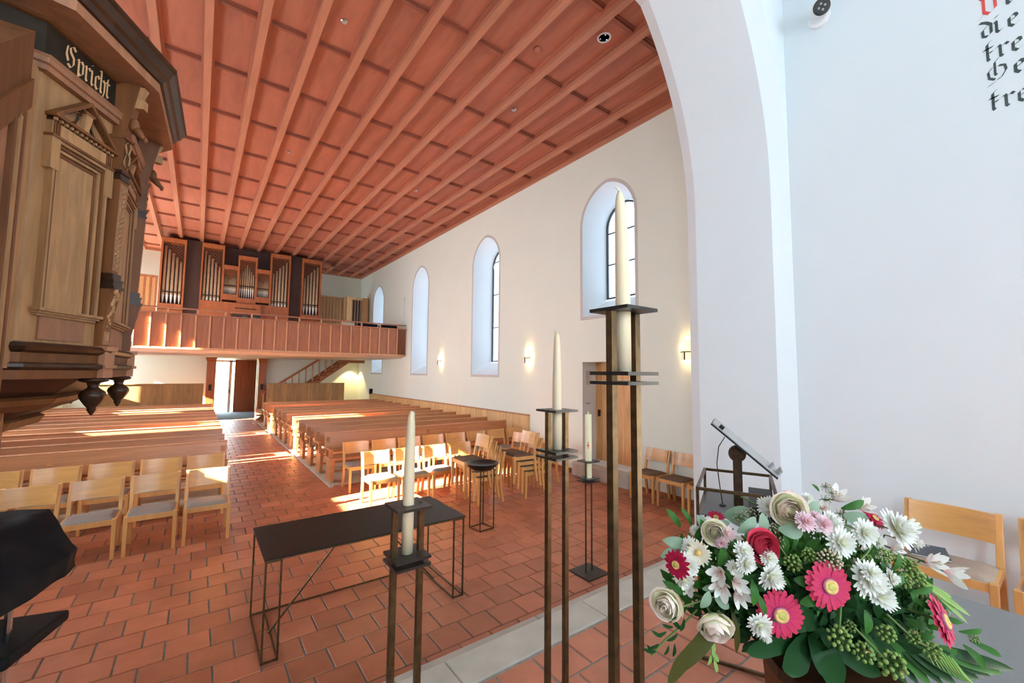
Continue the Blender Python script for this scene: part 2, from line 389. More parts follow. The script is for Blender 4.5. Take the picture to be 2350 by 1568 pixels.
def leaded_window(name, idx, c, h, z0, zs, x, r=1.05, glass='pane_glass'):
    o = struct(MB().build(name, None)); o.location = (x, c, z0)
    out = pointed(0, h, 0, zs - z0, r=r); inn = pointed(0, h - .035, .035, zs - z0, r=r); n = len(out)
    m = MB(); a = [[m.P((xx, p[0], p[1])) for p in ring] for ring, xx in ((out, -.02), (inn, -.02), (inn, .02), (out, .02))]
    for i in range(4):
        for k in range(n): m.face((a[i][k], a[i][(k+1) % n], a[(i+1) % 4][(k+1) % n], a[(i+1) % 4][k]))
    m.build('window_frame', 'lead', o)
    top = max(p[1] for p in inn); nrow = max(3, round(top / .82)); zz = [.035 + (zs - z0 + .18 - .035) * k / (nrow - 1) for k in range(nrow)] + [top]
    if idx == 0: zz = [.035, .76, 1.46, top]
    for z in zz[1:-1]: MB().box(-.012, .012, -h + .02, h - .02, z - .011, z + .011).build('glazing_bar', 'lead', o)
    MB().box(-.012, .012, -.009, .009, .03, top - .01).build('glazing_bar', 'lead', o)
    R = r * h
    def half(z):
        t = z - (zs - z0)
        if t <= 0: return h - .03
        return max(.0, math.sqrt(max(0, R * R - t * t)) - (R - h) - .03)
    for za, zb in zip(zz, zz[1:]):
        for sgn in (-1, 1):
            ks = [za + (zb - za) * k / 4 for k in range(5)]
            pts = [(0, .006 * sgn, za)] + [(0, sgn * max(.008, half(z)), z) for z in ks] + [(0, .006 * sgn, zb)]
            mm = MB(); mm.poly(pts); mm.build('pane', glass, o)
    return o
for i, wo in enumerate(WIN_OUT): leaded_window('window_%d' % (i + 1), i, wo[0], wo[1], wo[2], wo[3], 7.16, glass='pane_dimming')

# --- side door: recess, plank leaf, stone step
d2 = struct(MB().build('door_2', None)); d2.location = (6.99, 5.675, .27)
for k in range(7):
    yy = -.62 + k * .177
    bx('plank', 'door_wood', d2, -.02, .02, yy + .003, yy + .174, 0, 2.07)
bx('door_handle', 'bronze_dark', d2, -.07, -.03, .5, .54, .92, 1.06)
bx('door_frame', 'door_wood', d2, -.03, .05, .58, .63, 0, 2.07)
ds = struct(bx('trim_3', 'step_stone', None, 6.34, 7.19, 4.98, 6.42, 0, .265)); bevel(ds, .015)

# --- left wall (out of view; its windows let the sun in)
mb = MB(); SILL_L = (2.30, 1.72, 1.72, 1.72); ZSPR_L = (3.42, 3.48, 4.42, 4.05)
hl = [pointed(c, .52 if c > 20 else .56, z, q, r=1.05) for c, z, q in zip(NAVE_WIN_L, SILL_L, ZSPR_L)]
for xx in (XL, XL - .34):
    fill_holes(mb, [(1.0, -.1), (YB, -.1), (YB, 7.2), (1.0, 7.2)], hl, lambda u, z, xx=xx: (xx, u, z))
for a in hl:
    n = len(a); ia = [mb.P((XL, p[0], p[1])) for p in a]; ib = [mb.P((XL - .34, p[0], p[1])) for p in a]
    for k in range(n): mb.face((ia[k], ia[(k+1) % n], ib[(k+1) % n], ib[k]))
struct(mb.build('wall_left', 'plaster'))
for i, c in enumerate(NAVE_WIN_L): leaded_window('window_%d' % (i + 5), 1, c, .52 if c > 20 else .56, SILL_L[i], ZSPR_L[i], XL - .3)

# --- back wall with the entrance porch
DX0, DX1, DZ = .62, 2.14, 2.62
mb = MB()
for yy in (YB, YB + .5):
    fill_holes(mb, [(XL, -.1), (XR + .6, -.1), (XR + .6, 7.2), (XL, 7.2)], [[(DX0, 0), (DX1, 0), (DX1, DZ), (DX0, DZ)]], lambda u, z, yy=yy: (u, yy, z))
struct(mb.build('wall_back', 'plaster'))
PY = 25.4
mb = MB(); mb.box(DX0 - .2, DX0, YB + .02, PY, 0, DZ + .1); mb.box(2.6, 2.8, YB + .5, PY, 0, DZ + .1); mb.box(DX1, 2.8, YB + .02, YB + .48, 0, DZ + .1); mb.box(DX0 - .2, 2.8, YB + .02, PY, DZ, DZ + .2)
struct(mb.build('wall_porch', 'porch_wood'))
d1 = struct(MB().build('door_1', None)); d1.location = (1.6, PY, 0)
bx('door_frame', 'white_paint', d1, -.98, -.90, -.04, .04, 0, 2.6); bx('door_frame', 'white_paint', d1, -.34, -.22, -.04, .04, 0, 2.6)
bx('door_frame', 'white_paint', d1, -.90, -.10, -.04, .04, 2.5, 2.6); bx('pane', 'pane_glass', d1, -.90, -.34, -.005, .005, .05, 2.5); bx('pane', 'pane_glass', d1, -.22, -.1, -.005, .005, .05, 2.5)
bx('door_handle', 'bronze_dark', d1, -.31, -.28, -.10, -.04, .95, 1.15)
bx('backing', 'porch_wood', d1, -.10, 1.02, .03, .05, 0, DZ)
for k in range(4): bx('plank', 'porch_wood', d1, -.10 + k * .28, -.10 + k * .28 + .274, -.05, .03, 0, DZ)
struct(bx('door_mat', 'mat_blue', None, DX0 + .02, 2.55, YB - .1, PY - .1, 0.0, .015))
bx('grass_verge', 'grass', None, -8, 10, 25.8, 45, -.3, -.1); struct(bpy.data.objects['grass_verge'])
h = MB()
for k in range(46): h.ball((rnd.uniform(-3.5, 5), 31 + rnd.uniform(-1, 1.5), rnd.uniform(-.1, 2.2)), rnd.uniform(.35, .7), 7, 5)
tag(stuff(h.build('hedge', 'leafy', smooth=True)), 'sunlit yellow green hedge seen outside through the open entrance', 'hedge')

# --- chancel arch
RA = 3.59; ZS = 4.10
def arch(o, z0):
    """outline of the arch opening enlarged by o"""
    right = []
    for k in range(15):
        t = .733 * k / 14; right.append(((RA + o) * math.cos(t), ZS + (RA + o) * math.sin(t)))
    xe, ze = right[-1]
    for k in range(1, 9):
        u = 1 - k / 8; right.append((xe * u, ze + .30 * (1 - u * u)))
    out = [(CX + RA + o, z0)] + [(CX + x, z) for x, z in right]
    out += [(CX - x, z) for x, z in reversed(right[:-1])] + [(CX - RA - o, z0)]
    return out
A_E = [arch(.08, -.1), arch(0, -.1), arch(0, -.1), arch(.128, -.1)]
A_Y = [YN, 2.798, 1.924, 1.784]
mb = MB()
# nave face and chancel face are cut along the open foot of the arch
def face_around(mb, ol, x0, x1, z0, z1, y):
    n = len(ol); h = n // 2
    rt = ol[:h + 1]; lt = ol[h:]
    for a, b in zip(rt, rt[1:]): mb.poly([(a[0], y, a[1]), (x1, y, a[1]), (x1, y, b[1]), (b[0], y, b[1])])
    for a, b in zip(lt, lt[1:]): mb.poly([(a[0], y, a[1]), (x0, y, a[1]), (x0, y, b[1]), (b[0], y, b[1])])
    zt = ol[h][1]; mb.poly([(x0, y, zt), (x1, y, zt), (x1, y, z1), (x0, y, z1)])
face_around(mb, A_E[0], XL - .3, XR + .5, -.1, 7.6, YN)
face_around(mb, A_E[3], XCL - .3, XCR + .3, -.1, 7.9, 1.784)
for i in range(3):
    n = len(A_E[0]); a = [mb.P((p[0], A_Y[i], p[1])) for p in A_E[i]]; b = [mb.P((p[0], A_Y[i+1], p[1])) for p in A_E[i+1]]
    for k in range(n - 1): mb.face((a[k], a[k+1], b[k+1], b[k]))
struct(mb.build('wall_arch', 'plaster_sky_tint'))

# --- chancel walls, ceiling
struct(bx('wall_chancel_right', 'plaster_sky_tint', None, XCR, XCR + .4, YCB, 1.80, 0, 7.9))
CW = [(x, .215) for x in (-1.3, 1.36, 4.0)]
mb = MB(); hs_ = [pointed(c, hw, 2.0, 5.0, r=1.15) for c, hw in CW]
for yy in (YCB, YCB - .35): fill_holes(mb, [(XCL - .4, -.1), (XCR + .4, -.1), (XCR + .4, 7.9), (XCL - .4, 7.9)], hs_, lambda u, z, yy=yy: (u, yy, z))
for a in hs_:
    n = len(a); ia = [mb.P((p[0], YCB, p[1])) for p in a]; ib = [mb.P((p[0], YCB - .35, p[1])) for p in a]
    for k in range(n): mb.face((ia[k], ia[(k+1) % n], ib[(k+1) % n], ib[k]))
struct(mb.build('wall_chancel_back', 'plaster_sky_tint'))
mb = MB(); hs_ = [pointed(-2.2, .215, 2.0, 5.0, r=1.15)]
for xx in (XCL, XCL - .35): fill_holes(mb, [(YCB, -.1), (1.8, -.1), (1.8, 7.9), (YCB, 7.9)], hs_, lambda u, z, xx=xx: (xx, u, z))
for a in hs_:
    n = len(a); ia = [mb.P((XCL, p[0], p[1])) for p in a]; ib = [mb.P((XCL - .35, p[0], p[1])) for p in a]
    for k in range(n): mb.face((ia[k], ia[(k+1) % n], ib[(k+1) % n], ib[k]))
struct(mb.build('wall_chancel_left', 'plaster_sky_tint'))
struct(bx('ceiling_chancel', 'plaster_sky_tint', None, XCL - .4, XCR + .4, YCB - .4, 2.95, ZCC, ZCC + .2))

# --- nave ceiling: boarded panels between long beams, short cross battens
ceil = struct(bx('ceiling', 'ceiling_panel', None, XL - .4, XR + .6, 2.85, YB + .2, ZC + .03, ZC + .25))
BEAMS = [4.17 + .613 * k for k in range(-13, 4)]
BATT = [6.48 + 1.472 * k for k in range(-2, 11)]
mbm = MB().box(-.05, .05, YN, YB, -.12, 0.03).build('beam', 'ceiling_beam', ceil); mbm.location = (BEAMS[0], 0, ZC)
msd = MB().box(-.085, .085, YN, YB, -.045, 0.03).build('beam_moulding', 'ceiling_panel', ceil); msd.location = (BEAMS[0], 0, ZC)
for x in BEAMS[1:]:
    inst('beam', mbm.data, ceil, (x, 0, ZC)); inst('beam_moulding', msd.data, ceil, (x, 0, ZC))
bx('wall_beam', 'ceiling_beam', ceil, XR - .06, XR + .02, YN, YB, ZC - .12, ZC + .03); bx('wall_beam', 'ceiling_panel', ceil, XR - .12, XR + .02, YN, YB, ZC - .05, ZC + .03)
bx('wall_beam', 'ceiling_beam', ceil, XL - .02, XL + .08, YN, YB, ZC - .12, ZC + .03)
bx('wall_beam', 'ceiling_beam', ceil, XL, XR, YN - .02, YN + .06, ZC - .12, ZC + .03); bx('wall_beam', 'ceiling_beam', ceil, XL, XR, YB - .06, YB + .02, ZC - .12, ZC + .03)
xs = [XL + .08] + BEAMS + [XR - .06]; ys = [YN] + BATT + [YB]
pm = {}; bm_ = {}
for i in range(len(xs) - 1):
    wdt = round(xs[i+1] - xs[i], 3)
    for j in range(len(ys) - 1):
        hgt = round(ys[j+1] - ys[j], 3); key = (wdt, hgt)
        if key not in pm:
            o = MB().box(0, wdt, 0, hgt, .0, .03).build('panel', 'ceiling_panel', ceil); pm[key] = o.data; o.location = (xs[i], ys[j], ZC)
        else: inst('panel', pm[key], ceil, (xs[i], ys[j], ZC))
        if j < len(ys) - 2:
            if wdt not in bm_:
                m = MB(); m.box(.085, wdt - .085, -.05, .05, -.02, .005); m.box(.085, wdt - .085, -.022, .022, -.05, .0)
                o = m.build('cross_batten', 'ceiling_batten', ceil); bm_[wdt] = o.data; o.location = (xs[i], ys[j+1], ZC)
            else: inst('cross_batten', bm_[wdt], ceil, (xs[i], ys[j+1], ZC))

# --- nave floor: terracotta tiles in running bond on mortar
floor = struct(bx('floor', 'mortar', None, XL - .3, XR + .5, 2.5, PY + .2, -.12, -.008))
TPX, TPY = .2805, .2705; TW, TH = .268, .258
def tilemesh(wd, hd, mat, name, parent):
    m = MB(); e = .004
    m.loft([[(0, 0, -.03), (wd, 0, -.03), (wd, hd, -.03), (0, hd, -.03)], [(0, 0, -e), (wd, 0, -e), (wd, hd, -e), (0, hd, -e)], [(e, e, 0), (wd - e, e, 0), (wd - e, hd - e, 0), (e, hd - e, 0)]])
    return m
tiles = []
r0 = round((2.75 - 4.346) / TPY)
for r in range(r0, round((YB - 4.346) / TPY)):
    y = 4.346 + r * TPY
    off = -.231 if r % 2 == 0 else -.3715
    for c in range(-8, 26):
        x = off + c * TPX
        if x < -2.4 or x > XR - .05: continue
        if y > 8.2 and not (.15 < x + TPX and x < 2.02): continue
        tiles.append((x, y))
tiles.sort(key=lambda p: (p[0] + .14) ** 2 + (p[1] + .13) ** 2 + (0 if p[0] > -.9 else 60))
proto = tilemesh(TW, TH, None, None, None).build('tile', 'terracotta', floor); proto.location = (tiles[0][0] + .006, tiles[0][1] + .006, 0)
for x, y in tiles[1:300]:
    inst('tile', proto.data, floor, (x + .006, y + .006, rnd.uniform(-.0015, .001)))
m = MB()
for x, y in tiles[300:]:
    xa, xb = x + .006, min(x + .006 + TW, XR)
    z = rnd.uniform(-.0015, .001); e = .004
    m.loft([[(xa, y+.006, -.02), (xb, y+.006, -.02), (xb, y+.006+TH, -.02), (xa, y+.006+TH, -.02)], [(xa, y+.006, z-e), (xb, y+.006, z-e), (xb, y+.006+TH, z-e), (xa, y+.006+TH, z-e)], [(xa+e, y+.006+e, z), (xb-e, y+.006+e, z), (xb-e, y+.006+TH-e, z), (xa+e, y+.006+TH-e, z)]])
stuff(m.build('tile', 'terracotta', floor))
# individual colour for the shared tiles
nt = MATS['terracotta'].node_tree
oi = nt.nodes.new('ShaderNodeObjectInfo'); ad = nt.nodes.new('ShaderNodeMath'); ad.operation = 'ADD'; fr = nt.nodes.new('ShaderNodeMath'); fr.operation = 'FRACT'
ge = [n for n in nt.nodes if n.type == 'NEW_GEOMETRY'][0]; mr = [n for n in nt.nodes if n.type == 'MAP_RANGE'][0]
nt.links.new(oi.outputs['Random'], ad.inputs[0]); nt.links.new(ge.outputs['Random Per Island'], ad.inputs[1]); nt.links.new(ad.outputs[0], fr.inputs[0]); nt.links.new(fr.outputs[0], mr.inputs['Value'])

# --- two stone steps up to the chancel
def stones(name, x0, x1, y0, y1, z0, z1, joints):
    o = struct(bx(name, 'mortar_light', None, x0, x1, y0 + .01, y1 - .01, z0, z1 - .012))
    xs = [x0] + joints + [x1]
    for a, b in zip(xs, xs[1:]): bevel(bx('stone', 'step_stone', o, a + .003, b - .003, y0, y1, z0, z1), .010, 2)
    return o
stones('trim_1', XCL, XCR, 2.40, 2.73, 0, .15, [-1.2, .05, 1.1, 2.28, 3.55])
stones('trim_2', XCL, XCR, 2.20, 2.47, 0, .30, [-1.5, -.2, 1.33, 2.54, 3.9])
chf = struct(bx('floor_chancel', 'mortar_light', None, XCL, XCR, YCB, 2.20, -.1, ZCH - .010))
ct = []
for r in range(0, 16):
    y = 2.19 - (r + 1) * .272
    for c in range(-8, 16):
        x = 2.5 + (0 if r % 2 else .14) + c * .2805
        if -2.3 < x < XCR - .28 and y > -2: ct.append((x, y))
ct.sort(key=lambda p: (p[0] - 2.6) ** 2 + (p[1] - 1.5) ** 2)
cp = tilemesh(.262, .254, None, None, None).build('tile', 'terracotta_chancel', chf); cp.location = (ct[0][0], ct[0][1], ZCH)
for x, y in ct[1:140]: inst('tile', cp.data, chf, (x, y, ZCH + rnd.uniform(-.001, .001)))
m = MB()
for x, y in ct[140:]: m.box(x, x + .262, y, y + .254, ZCH - .02, ZCH)
stuff(m.build('tile', 'terracotta_chancel', chf))

# --- platforms under the pews, wainscot along the right wall, baseboard
struct(bx('floor_pews_right', 'platform', None, 2.08, XR, 8.28, 19.6, -.01, .025)); struct(bx('trim_4', 'plinth_stone', None, 2.02, 2.085, 8.20, 19.6, -.01, .03)); 
struct(bx('floor_pews_left', 'platform', None, XL, .42, 8.28, 19.6, -.01, .025))
wain = struct(bx('trim_5', 'partition_wood', None, XR - .025, XR, 8.09, 19.8, 0, 1.06))
bwid = .295; y = 8.10
bd = MB().box(-.05, -.022, .006, bwid - .006, .02, 1.06).build('board', 'wainscot_wood', wain); bd.location = (XR, y, 0)
while y + bwid < 19.8:
    y += bwid; inst('board', bd.data, wain, (XR, y, 0))
bx('cap_rail', 'pew_wood', wain, XR - .075, XR, 8.06, 19.9, 1.06, 1.09); bx('end_post', 'wainscot_wood', wain, XR - .07, XR, 8.06, 8.10, 0, 1.06)
struct(bx('baseboard_right', 'porch_wood', None, XR - .02, XR, 3.0, 4.97, 0, .07)); struct(bx('baseboard_right_2', 'porch_wood', None, XR - .02, XR, 6.43, 8.06, 0, .07))
# ------------------------------------------------------------------ gallery
YG = 15.84
gal = thing('gallery_parapet', 'long battened wooden parapet with slim handrail along the organ gallery front', 'parapet', (CX, YG, 0))
def G(o): o.matrix_parent_inverse = Matrix.Identity(4); o.location = o.location + Vector((-CX, -YG, 0)); return o
m = MB(); m.loft([[(XL, YG + .065, 2.70), (XL, YG + .5, 2.63), (XL, YB, 2.63), (XL, YB, 2.86), (XL, YG + .065, 2.86)], [(XR, YG + .065, 2.70), (XR, YG + .5, 2.63), (XR, YB, 2.63), (XR, YB, 2.86), (XR, YG + .065, 2.86)]])
struct(m.build('floor_gallery', 'plaster_soffit'))
G(bx('bottom_rail', 'parapet_batten', gal, XL, XR, YG - .03, YG + .06, 2.705, 2.765))
G(bx('parapet_cap', 'parapet_wood', gal, XL, XR, YG - .05, YG + .09, 3.735, 3.775))
pp = MB().box(-.175, .175, .01, .035, 2.76, 3.74).build('panel', 'parapet_wood', gal); pp.location = (-1.345 - CX, 0, 0)
pb = MB().box(-.02, .02, -.035, .02, 2.765, 3.735).build('batten', 'parapet_batten', gal); pb.location = (-1.52 - CX, 0, 0)
for k in range(-6, 23):
    x = -1.52 + .3495 * k
    if k != 0 and x > XL: inst('batten', pb.data, gal, (x - CX, 0, 0)); inst('panel', pp.data, gal, (x + .175 - CX, 0, 0))
inst('panel', pp.data, gal, (XR - .19 - CX, 0, 0))
G(bx('handrail', 'parapet_wood', gal, XL, XR - .02, YG + .0, YG + .05, 3.90, 3.94))
po = MB().box(-.025, .025, .0, .045, 3.77, 3.905).build('rail_post', 'parapet_batten', gal); po.location = (-.79 - CX, 0, 0)
for k in range(-4, 11):
    if k and -.79 + .699 * k > XL: inst('rail_post', po.data, gal, (-.79 + .699 * k - CX, 0, 0))

# ------------------------------------------------------------------ organ
org = thing('pipe_organ', 'pipe organ with tall reddish wooden towers of tin pipes on the gallery', 'organ', (CX, 19.0, 2.86))
def organ_tower(x0, x1, z0, z1, npipe, slope, parent, frame=.055, foot=True):
    """one case with its own pipes; slope: pipe tops fall to the right (+1), left (-1), peak (0), valley (2)"""
    t = MB(); w_ = x1 - x0
    t.box(0, frame, 0, .45, z0, z1); t.box(w_ - frame, w_, 0, .45, z0, z1); t.box(frame, w_ - frame, 0, .45, z1 - .16, z1); t.box(frame, w_ - frame, 0, .45, z0, z0 + .22)
    case = t.build('case', 'organ_wood', parent); case.location = (x0 - CX, 0, -2.86)
    MB().box(frame, w_ - frame, .32, .36, z0 + .2, z1 - .1).build('back_board', 'organ_dark', case)
    iw = w_ - 2 * frame - .02; pitch = iw / npipe; zb = z0 + .24; zt = z1 - .17; H = zt - zb
    tops = []
    for k in range(npipe):
        u = (k + .5) / npipe
        fr = {1: .98 - .30 * u, -1: .68 + .30 * u, 0: .90 - .30 * abs(2 * u - 1), 2: .62 + .26 * abs(2 * u - 1)}[slope]
        x = frame + .01 + pitch * (k + .5); r = pitch * .40; zf = zb + H * (.14 if foot else .24); top = zb + H * fr; tops.append((x, top))
        m = MB(); m.lathe([(r * .35, zb), (r * .98, zf), (r, zf + .005)], 10, (x, .14, 0)); ft = m.build('pipe_foot', 'pipe_foot', case, smooth=True)
        m = MB(); m.lathe([(r, zf + .11), (r, zf + .14), (r, top)], 10, (x, .14, 0)); m.lathe([(r * .97, zf + .0), (r * .97, zf + .10)], 10, (x, .145, 0)); m.build('pipe', 'pipe_tin', case, smooth=True)
    MB().box(frame, w_ - frame, .02, .05, zb + H * (.14 if foot else .24) + .09, zb + H * (.14 if foot else .24) + .12).build('pipe_bar', 'organ_dark', case)
    # pierced lattice above the pipe tops
    g = MB(); s_ = .115 if foot else .07
    nz = int(H / s_)
    for k in range(npipe):
        x, top = tops[k]
        j = 0
        while zt - j * s_ > top + .02:
            z = zt - j * s_
            for dx, dz, ex, ez in ((0, 0, pitch / 2, -s_ / 2), (0, 0, -pitch / 2, -s_ / 2), (pitch / 2, -s_ / 2, 0, -s_), (-pitch / 2, -s_ / 2, 0, -s_)):
                g.bar((x + dx, .04, z + dz), (x + ex, .04, z + ez),   .006, .008)
            j += 1
    if g.f: g.build('lattice', 'organ_wood', case)
organ_tower(-1.25, -.55, 4.20, 6.77, 5, 1, org); organ_tower(-.10, .59, 4.20, 6.78, 5, 1, org)
organ_tower(1.04, 1.67, 4.64, 6.50, 7, 0, org, foot=False)
organ_tower(2.12, 2.83, 4.20, 6.77, 5, -1, org); organ_tower(3.27, 4.01, 4.20, 6.76, 5, -1, org)
organ_tower(.59, 1.04, 4.74, 6.06, 11, 2, org, frame=.02, foot=False); organ_tower(1.67, 2.12, 4.74, 6.06, 11, 2, org, frame=.02, foot=False)
def O_(o): o.location = o.location + Vector((-CX, -19.0, -2.86)); return o
O_(bx('base_case', 'organ_wood', org, -1.25, -.55, 19.0, 19.5, 2.86, 4.22)); O_(bx('base_case', 'organ_wood', org, -.10, 2.83, 19.02, 19.5, 2.86, 4.66)); O_(bx('base_case', 'organ_wood', org, 3.27, 4.01, 19.0, 19.5, 2.86, 4.22))
O_(bx('back_case', 'organ_dark', org, -1.2, 3.96, 19.46, 20.4, 2.86, 6.84))
for a, b in ((-.55, -.10), (2.83, 3.27)): O_(bx('side_panel', 'organ_dark', org, a, b, 19.2, 19.46, 2.86, 6.84))
O_(bx('music_desk', 'organ_wood', org, .85, 1.85, 18.86, 19.02, 4.20, 4.62)); O_(bx('console', 'organ_dark', org, .9, 1.8, 18.7, 19.02, 3.7, 4.2))
O_(bx('key_cover', 'organ_dark', org, 1.0, 1.7, 18.84, 18.90, 4.42, 4.46))

# furniture on the gallery
def slat_screen(name, label, x0, x1, y, z0, z1, mat, back, n):
    t = thing(name, label, 'screen', ((x0 + x1) / 2, y, 2.86)); hw = (x1 - x0) / 2
    bx('back_panel', back, t, -hw, hw, .02, .05, 0, z1 - 2.86)
    bx('frame', mat, t, -hw, hw, -.02, .06, z1 - 2.86 - .08, z1 - 2.86)
    bx('frame', mat, t, -hw, hw, -.02, .06, 0, z0 - 2.86)
    for k in range(n + 1):
        x = -hw + .03 + (2 * hw - .06) * k / n
        bx('slat', mat, t, x - .025, x + .025, -.01, .04, z0 - 2.86, z1 - 2.90)
    return t
slat_screen('slatted_screen', 'pale slatted wooden screen beside the leftmost organ tower on the gallery', -2.35, -1.32, 19.5, 4.3, 5.45, 'pew_wood', 'wainscot_wood', 6)
slat_screen('slatted_screen', 'brown slatted wooden screen right of the organ against the back wall', 4.32, 5.34, 20.5, 4.3, 5.55, 'partition_wood', 'partition_wood', 7)
t = thing('grille_cabinet', 'light wooden cabinet with vertical grille standing in the gallery corner', 'cabinet', (5.95, 20.4, 2.86))
bx('body', 'wainscot_wood', t, -.5, .5, .02, .45, 0, 2.75); bx('side_panel', 'partition_wood', t, .25, .5, -.03, .02, 0, 2.75); bx('recess', 'organ_dark', t, -.26, .2, .0, .022, 1.3, 2.62)
for k in range(4): bx('bar', 'door_wood', t, -.26 + .13 * k, -.235 + .13 * k, -.03, .01, 1.28, 2.64)
bx('stile', 'wainscot_wood', t, -.5, -.27, -.03, .02, 0, 2.75)
tag(MB().box(-.02, .02, -.06, .06, 0, .84).build('column_speaker', 'white_paint', None, (XR - .03, 16.12, 4.25)), 'slim white column loudspeaker on the right wall above the gallery rail', 'speaker')
def keyb(x, label):
    t = thing('keyboard_case', label, 'case', (x, 16.25, 2.86)); bx('stand', 'black_metal', t, -.25, .25, -.05, .05, 0, .98); bevel(bx('body', 'black_cloth', t, -.36, .36, -.12, .12, .96, 1.06), .02); return t
keyb(5.15, 'black case on a stand behind the gallery rail near the grille cabinet'); keyb(5.95, 'black case on a stand behind the gallery rail next to the column loudspeaker')
t = thing('cream_chest', 'cream coloured box on a wooden stand behind the gallery rail', 'box', (4.45, 16.4, 2.86)); bx('stand', 'partition_wood', t, -.2, .2, -.1, .1, 0, .92); bevel(bx('body', 'cream_box', t, -.22, .22, -.12, .12, .92, 1.08), .02)
for x, lab in ((1.25, 'dark padded organ stool behind the gallery rail left of the music desk axis'), (1.55, 'dark padded organ stool behind the gallery rail right of the music desk axis')):
    t = thing('organ_stool', lab, 'stool', (x, 17.0, 2.86)); bx('legs', 'black_metal', t, -.03, .03, -.03, .03, 0, .98); MB().lathe([(.02, .96), (.11, .97), (.12, 1.05), (.10, 1.10), (.01, 1.12)], 12).build('seat', 'slate_cover', t, smooth=True)

# ------------------------------------------------------------------ under the gallery
def pillar(x, lab):
    t = thing('wooden_pillar', lab, 'pillar', (x, 21.72, 0)); bevel(bx('plinth', 'plinth_stone', t, -.18, .18, -.18, .17, 0, .42), .01)
    bevel(bx('shaft', 'organ_wood', t, -.145, .145, -.14, .16, .42, 2.45), .012); m = MB(); m.loft([[(-.145, -.14, 2.45), (.145, -.14, 2.45), (.145, .16, 2.45), (-.145, .16, 2.45)], [(-.2, -.2, 2.62), (.2, -.2, 2.62), (.2, .16, 2.62), (-.2, .16, 2.62)]]); m.build('capital', 'organ_wood', t)
    bx('bracket', 'black_metal', t, -.05, .05, -.2, -.14, 1.25, 1.5)
pillar(.44, 'wooden pillar on stone plinth at the left jamb of the entrance'); pillar(2.30, 'wooden pillar on stone plinth beside the stair, right of the entrance')
def partition(x0, x1, y, z, lab, n):
    t = thing('wooden_partition', lab, 'partition', ((x0 + x1) / 2, y, 0)); hw = (x1 - x0) / 2
    for k in range(n):
        a = -hw + 2 * hw * k / n; bx('board', 'partition_wood', t, a + .003, a + 2 * hw / n - .003, -.02, .02, 0, z - .03)
    bx('backing', 'partition_wood', t, -hw, hw, .02, .035, 0, z - .03)
    bx('cap', 'partition_wood', t, -hw, hw, -.04, .045, z - .03, z)
partition(2.42, 5.62, 20.9, 1.55, 'boarded wooden partition in front of the gallery stair', 12)
partition(-2.9, .22, 20.9, 1.56, 'boarded wooden partition left of the entrance door', 10)
st = thing('gallery_stair', 'wooden stair with balusters rising to the gallery behind the partition', 'stair', (3.9, 21.4, 0))
X0, Z0, X1, Z1 = 1.95, 0.0, 5.6, 2.66
def SX(z): return X0 + (z - Z0) * 1.44
for dy in (-.42, .42):
    m = MB(); m.loft([[(SX(0) - 3.9 + .1, dy - .02, 0), (SX(0) - 3.9 + .45, dy - .02, 0), (SX(2.63) - 3.9 + .25, dy - .02, 2.63), (SX(2.63) - 3.9 - .2, dy - .02, 2.63)], [(SX(0) - 3.9 + .1, dy + .02, 0), (SX(0) - 3.9 + .45, dy + .02, 0), (SX(2.63) - 3.9 + .25, dy + .02, 2.63), (SX(2.63) - 3.9 - .2, dy + .02, 2.63)]]); m.build('stringer', 'organ_wood', st)
for k in range(13):
    z = .19 + k * .19; bx('tread', 'porch_wood', st, SX(z) - 3.9 - .12, SX(z) - 3.9 + .2, -.44, .44, z - .03, z)
for k in range(13):
    z = .25 + k * .19; x = SX(z) - 3.9; bx('baluster', 'partition_wood', st, x - .025, x + .025, -.44, -.40, z, min(2.63, z + .92))
m = MB(); m.bar((SX(.2) - 3.9, -.42, 1.08), (SX(1.75) - 3.9, -.42, 2.62), .05, .09); m.build('handrail', 'organ_wood', st)
tag(bx('landing_beam', 'porch_wood', None, 5.35, XR, 20.95, 21.1, 2.50, 2.63), 'dark wooden beam under the gallery at the head of the stair', 'beam')
tag(bx('wall_speaker', 'black_cloth', None, XR - .12, XR, 19.62, 19.74, 1.06, 1.30), 'small black loudspeaker on the right wall above the last wainscot boards', 'speaker')
dl = thing('downlight', 'small downlight under the gallery washing the corner beside the stair', 'lamp', (6.12, 21.5, 2.55)); MB().lathe([(.07, .08), (.07, .0), (.055, -.005)], 14).build('housing', 'white_paint', dl); MB().lathe([(.045, -.012), (.045, -.006)], 14).build('lens', 'uplight_lens', dl)
ld = bpy.data.lights.new('downlight_beam', 'SPOT'); lo = bpy.data.objects.new('downlight_beam', ld); COL.objects.link(lo); lo.location = (6.12, 21.5, 2.52); ld.energy = 160; ld.color = (1, .76, .32); ld.spot_size = 1.55; ld.spot_blend = .25; ld.shadow_soft_size = .03
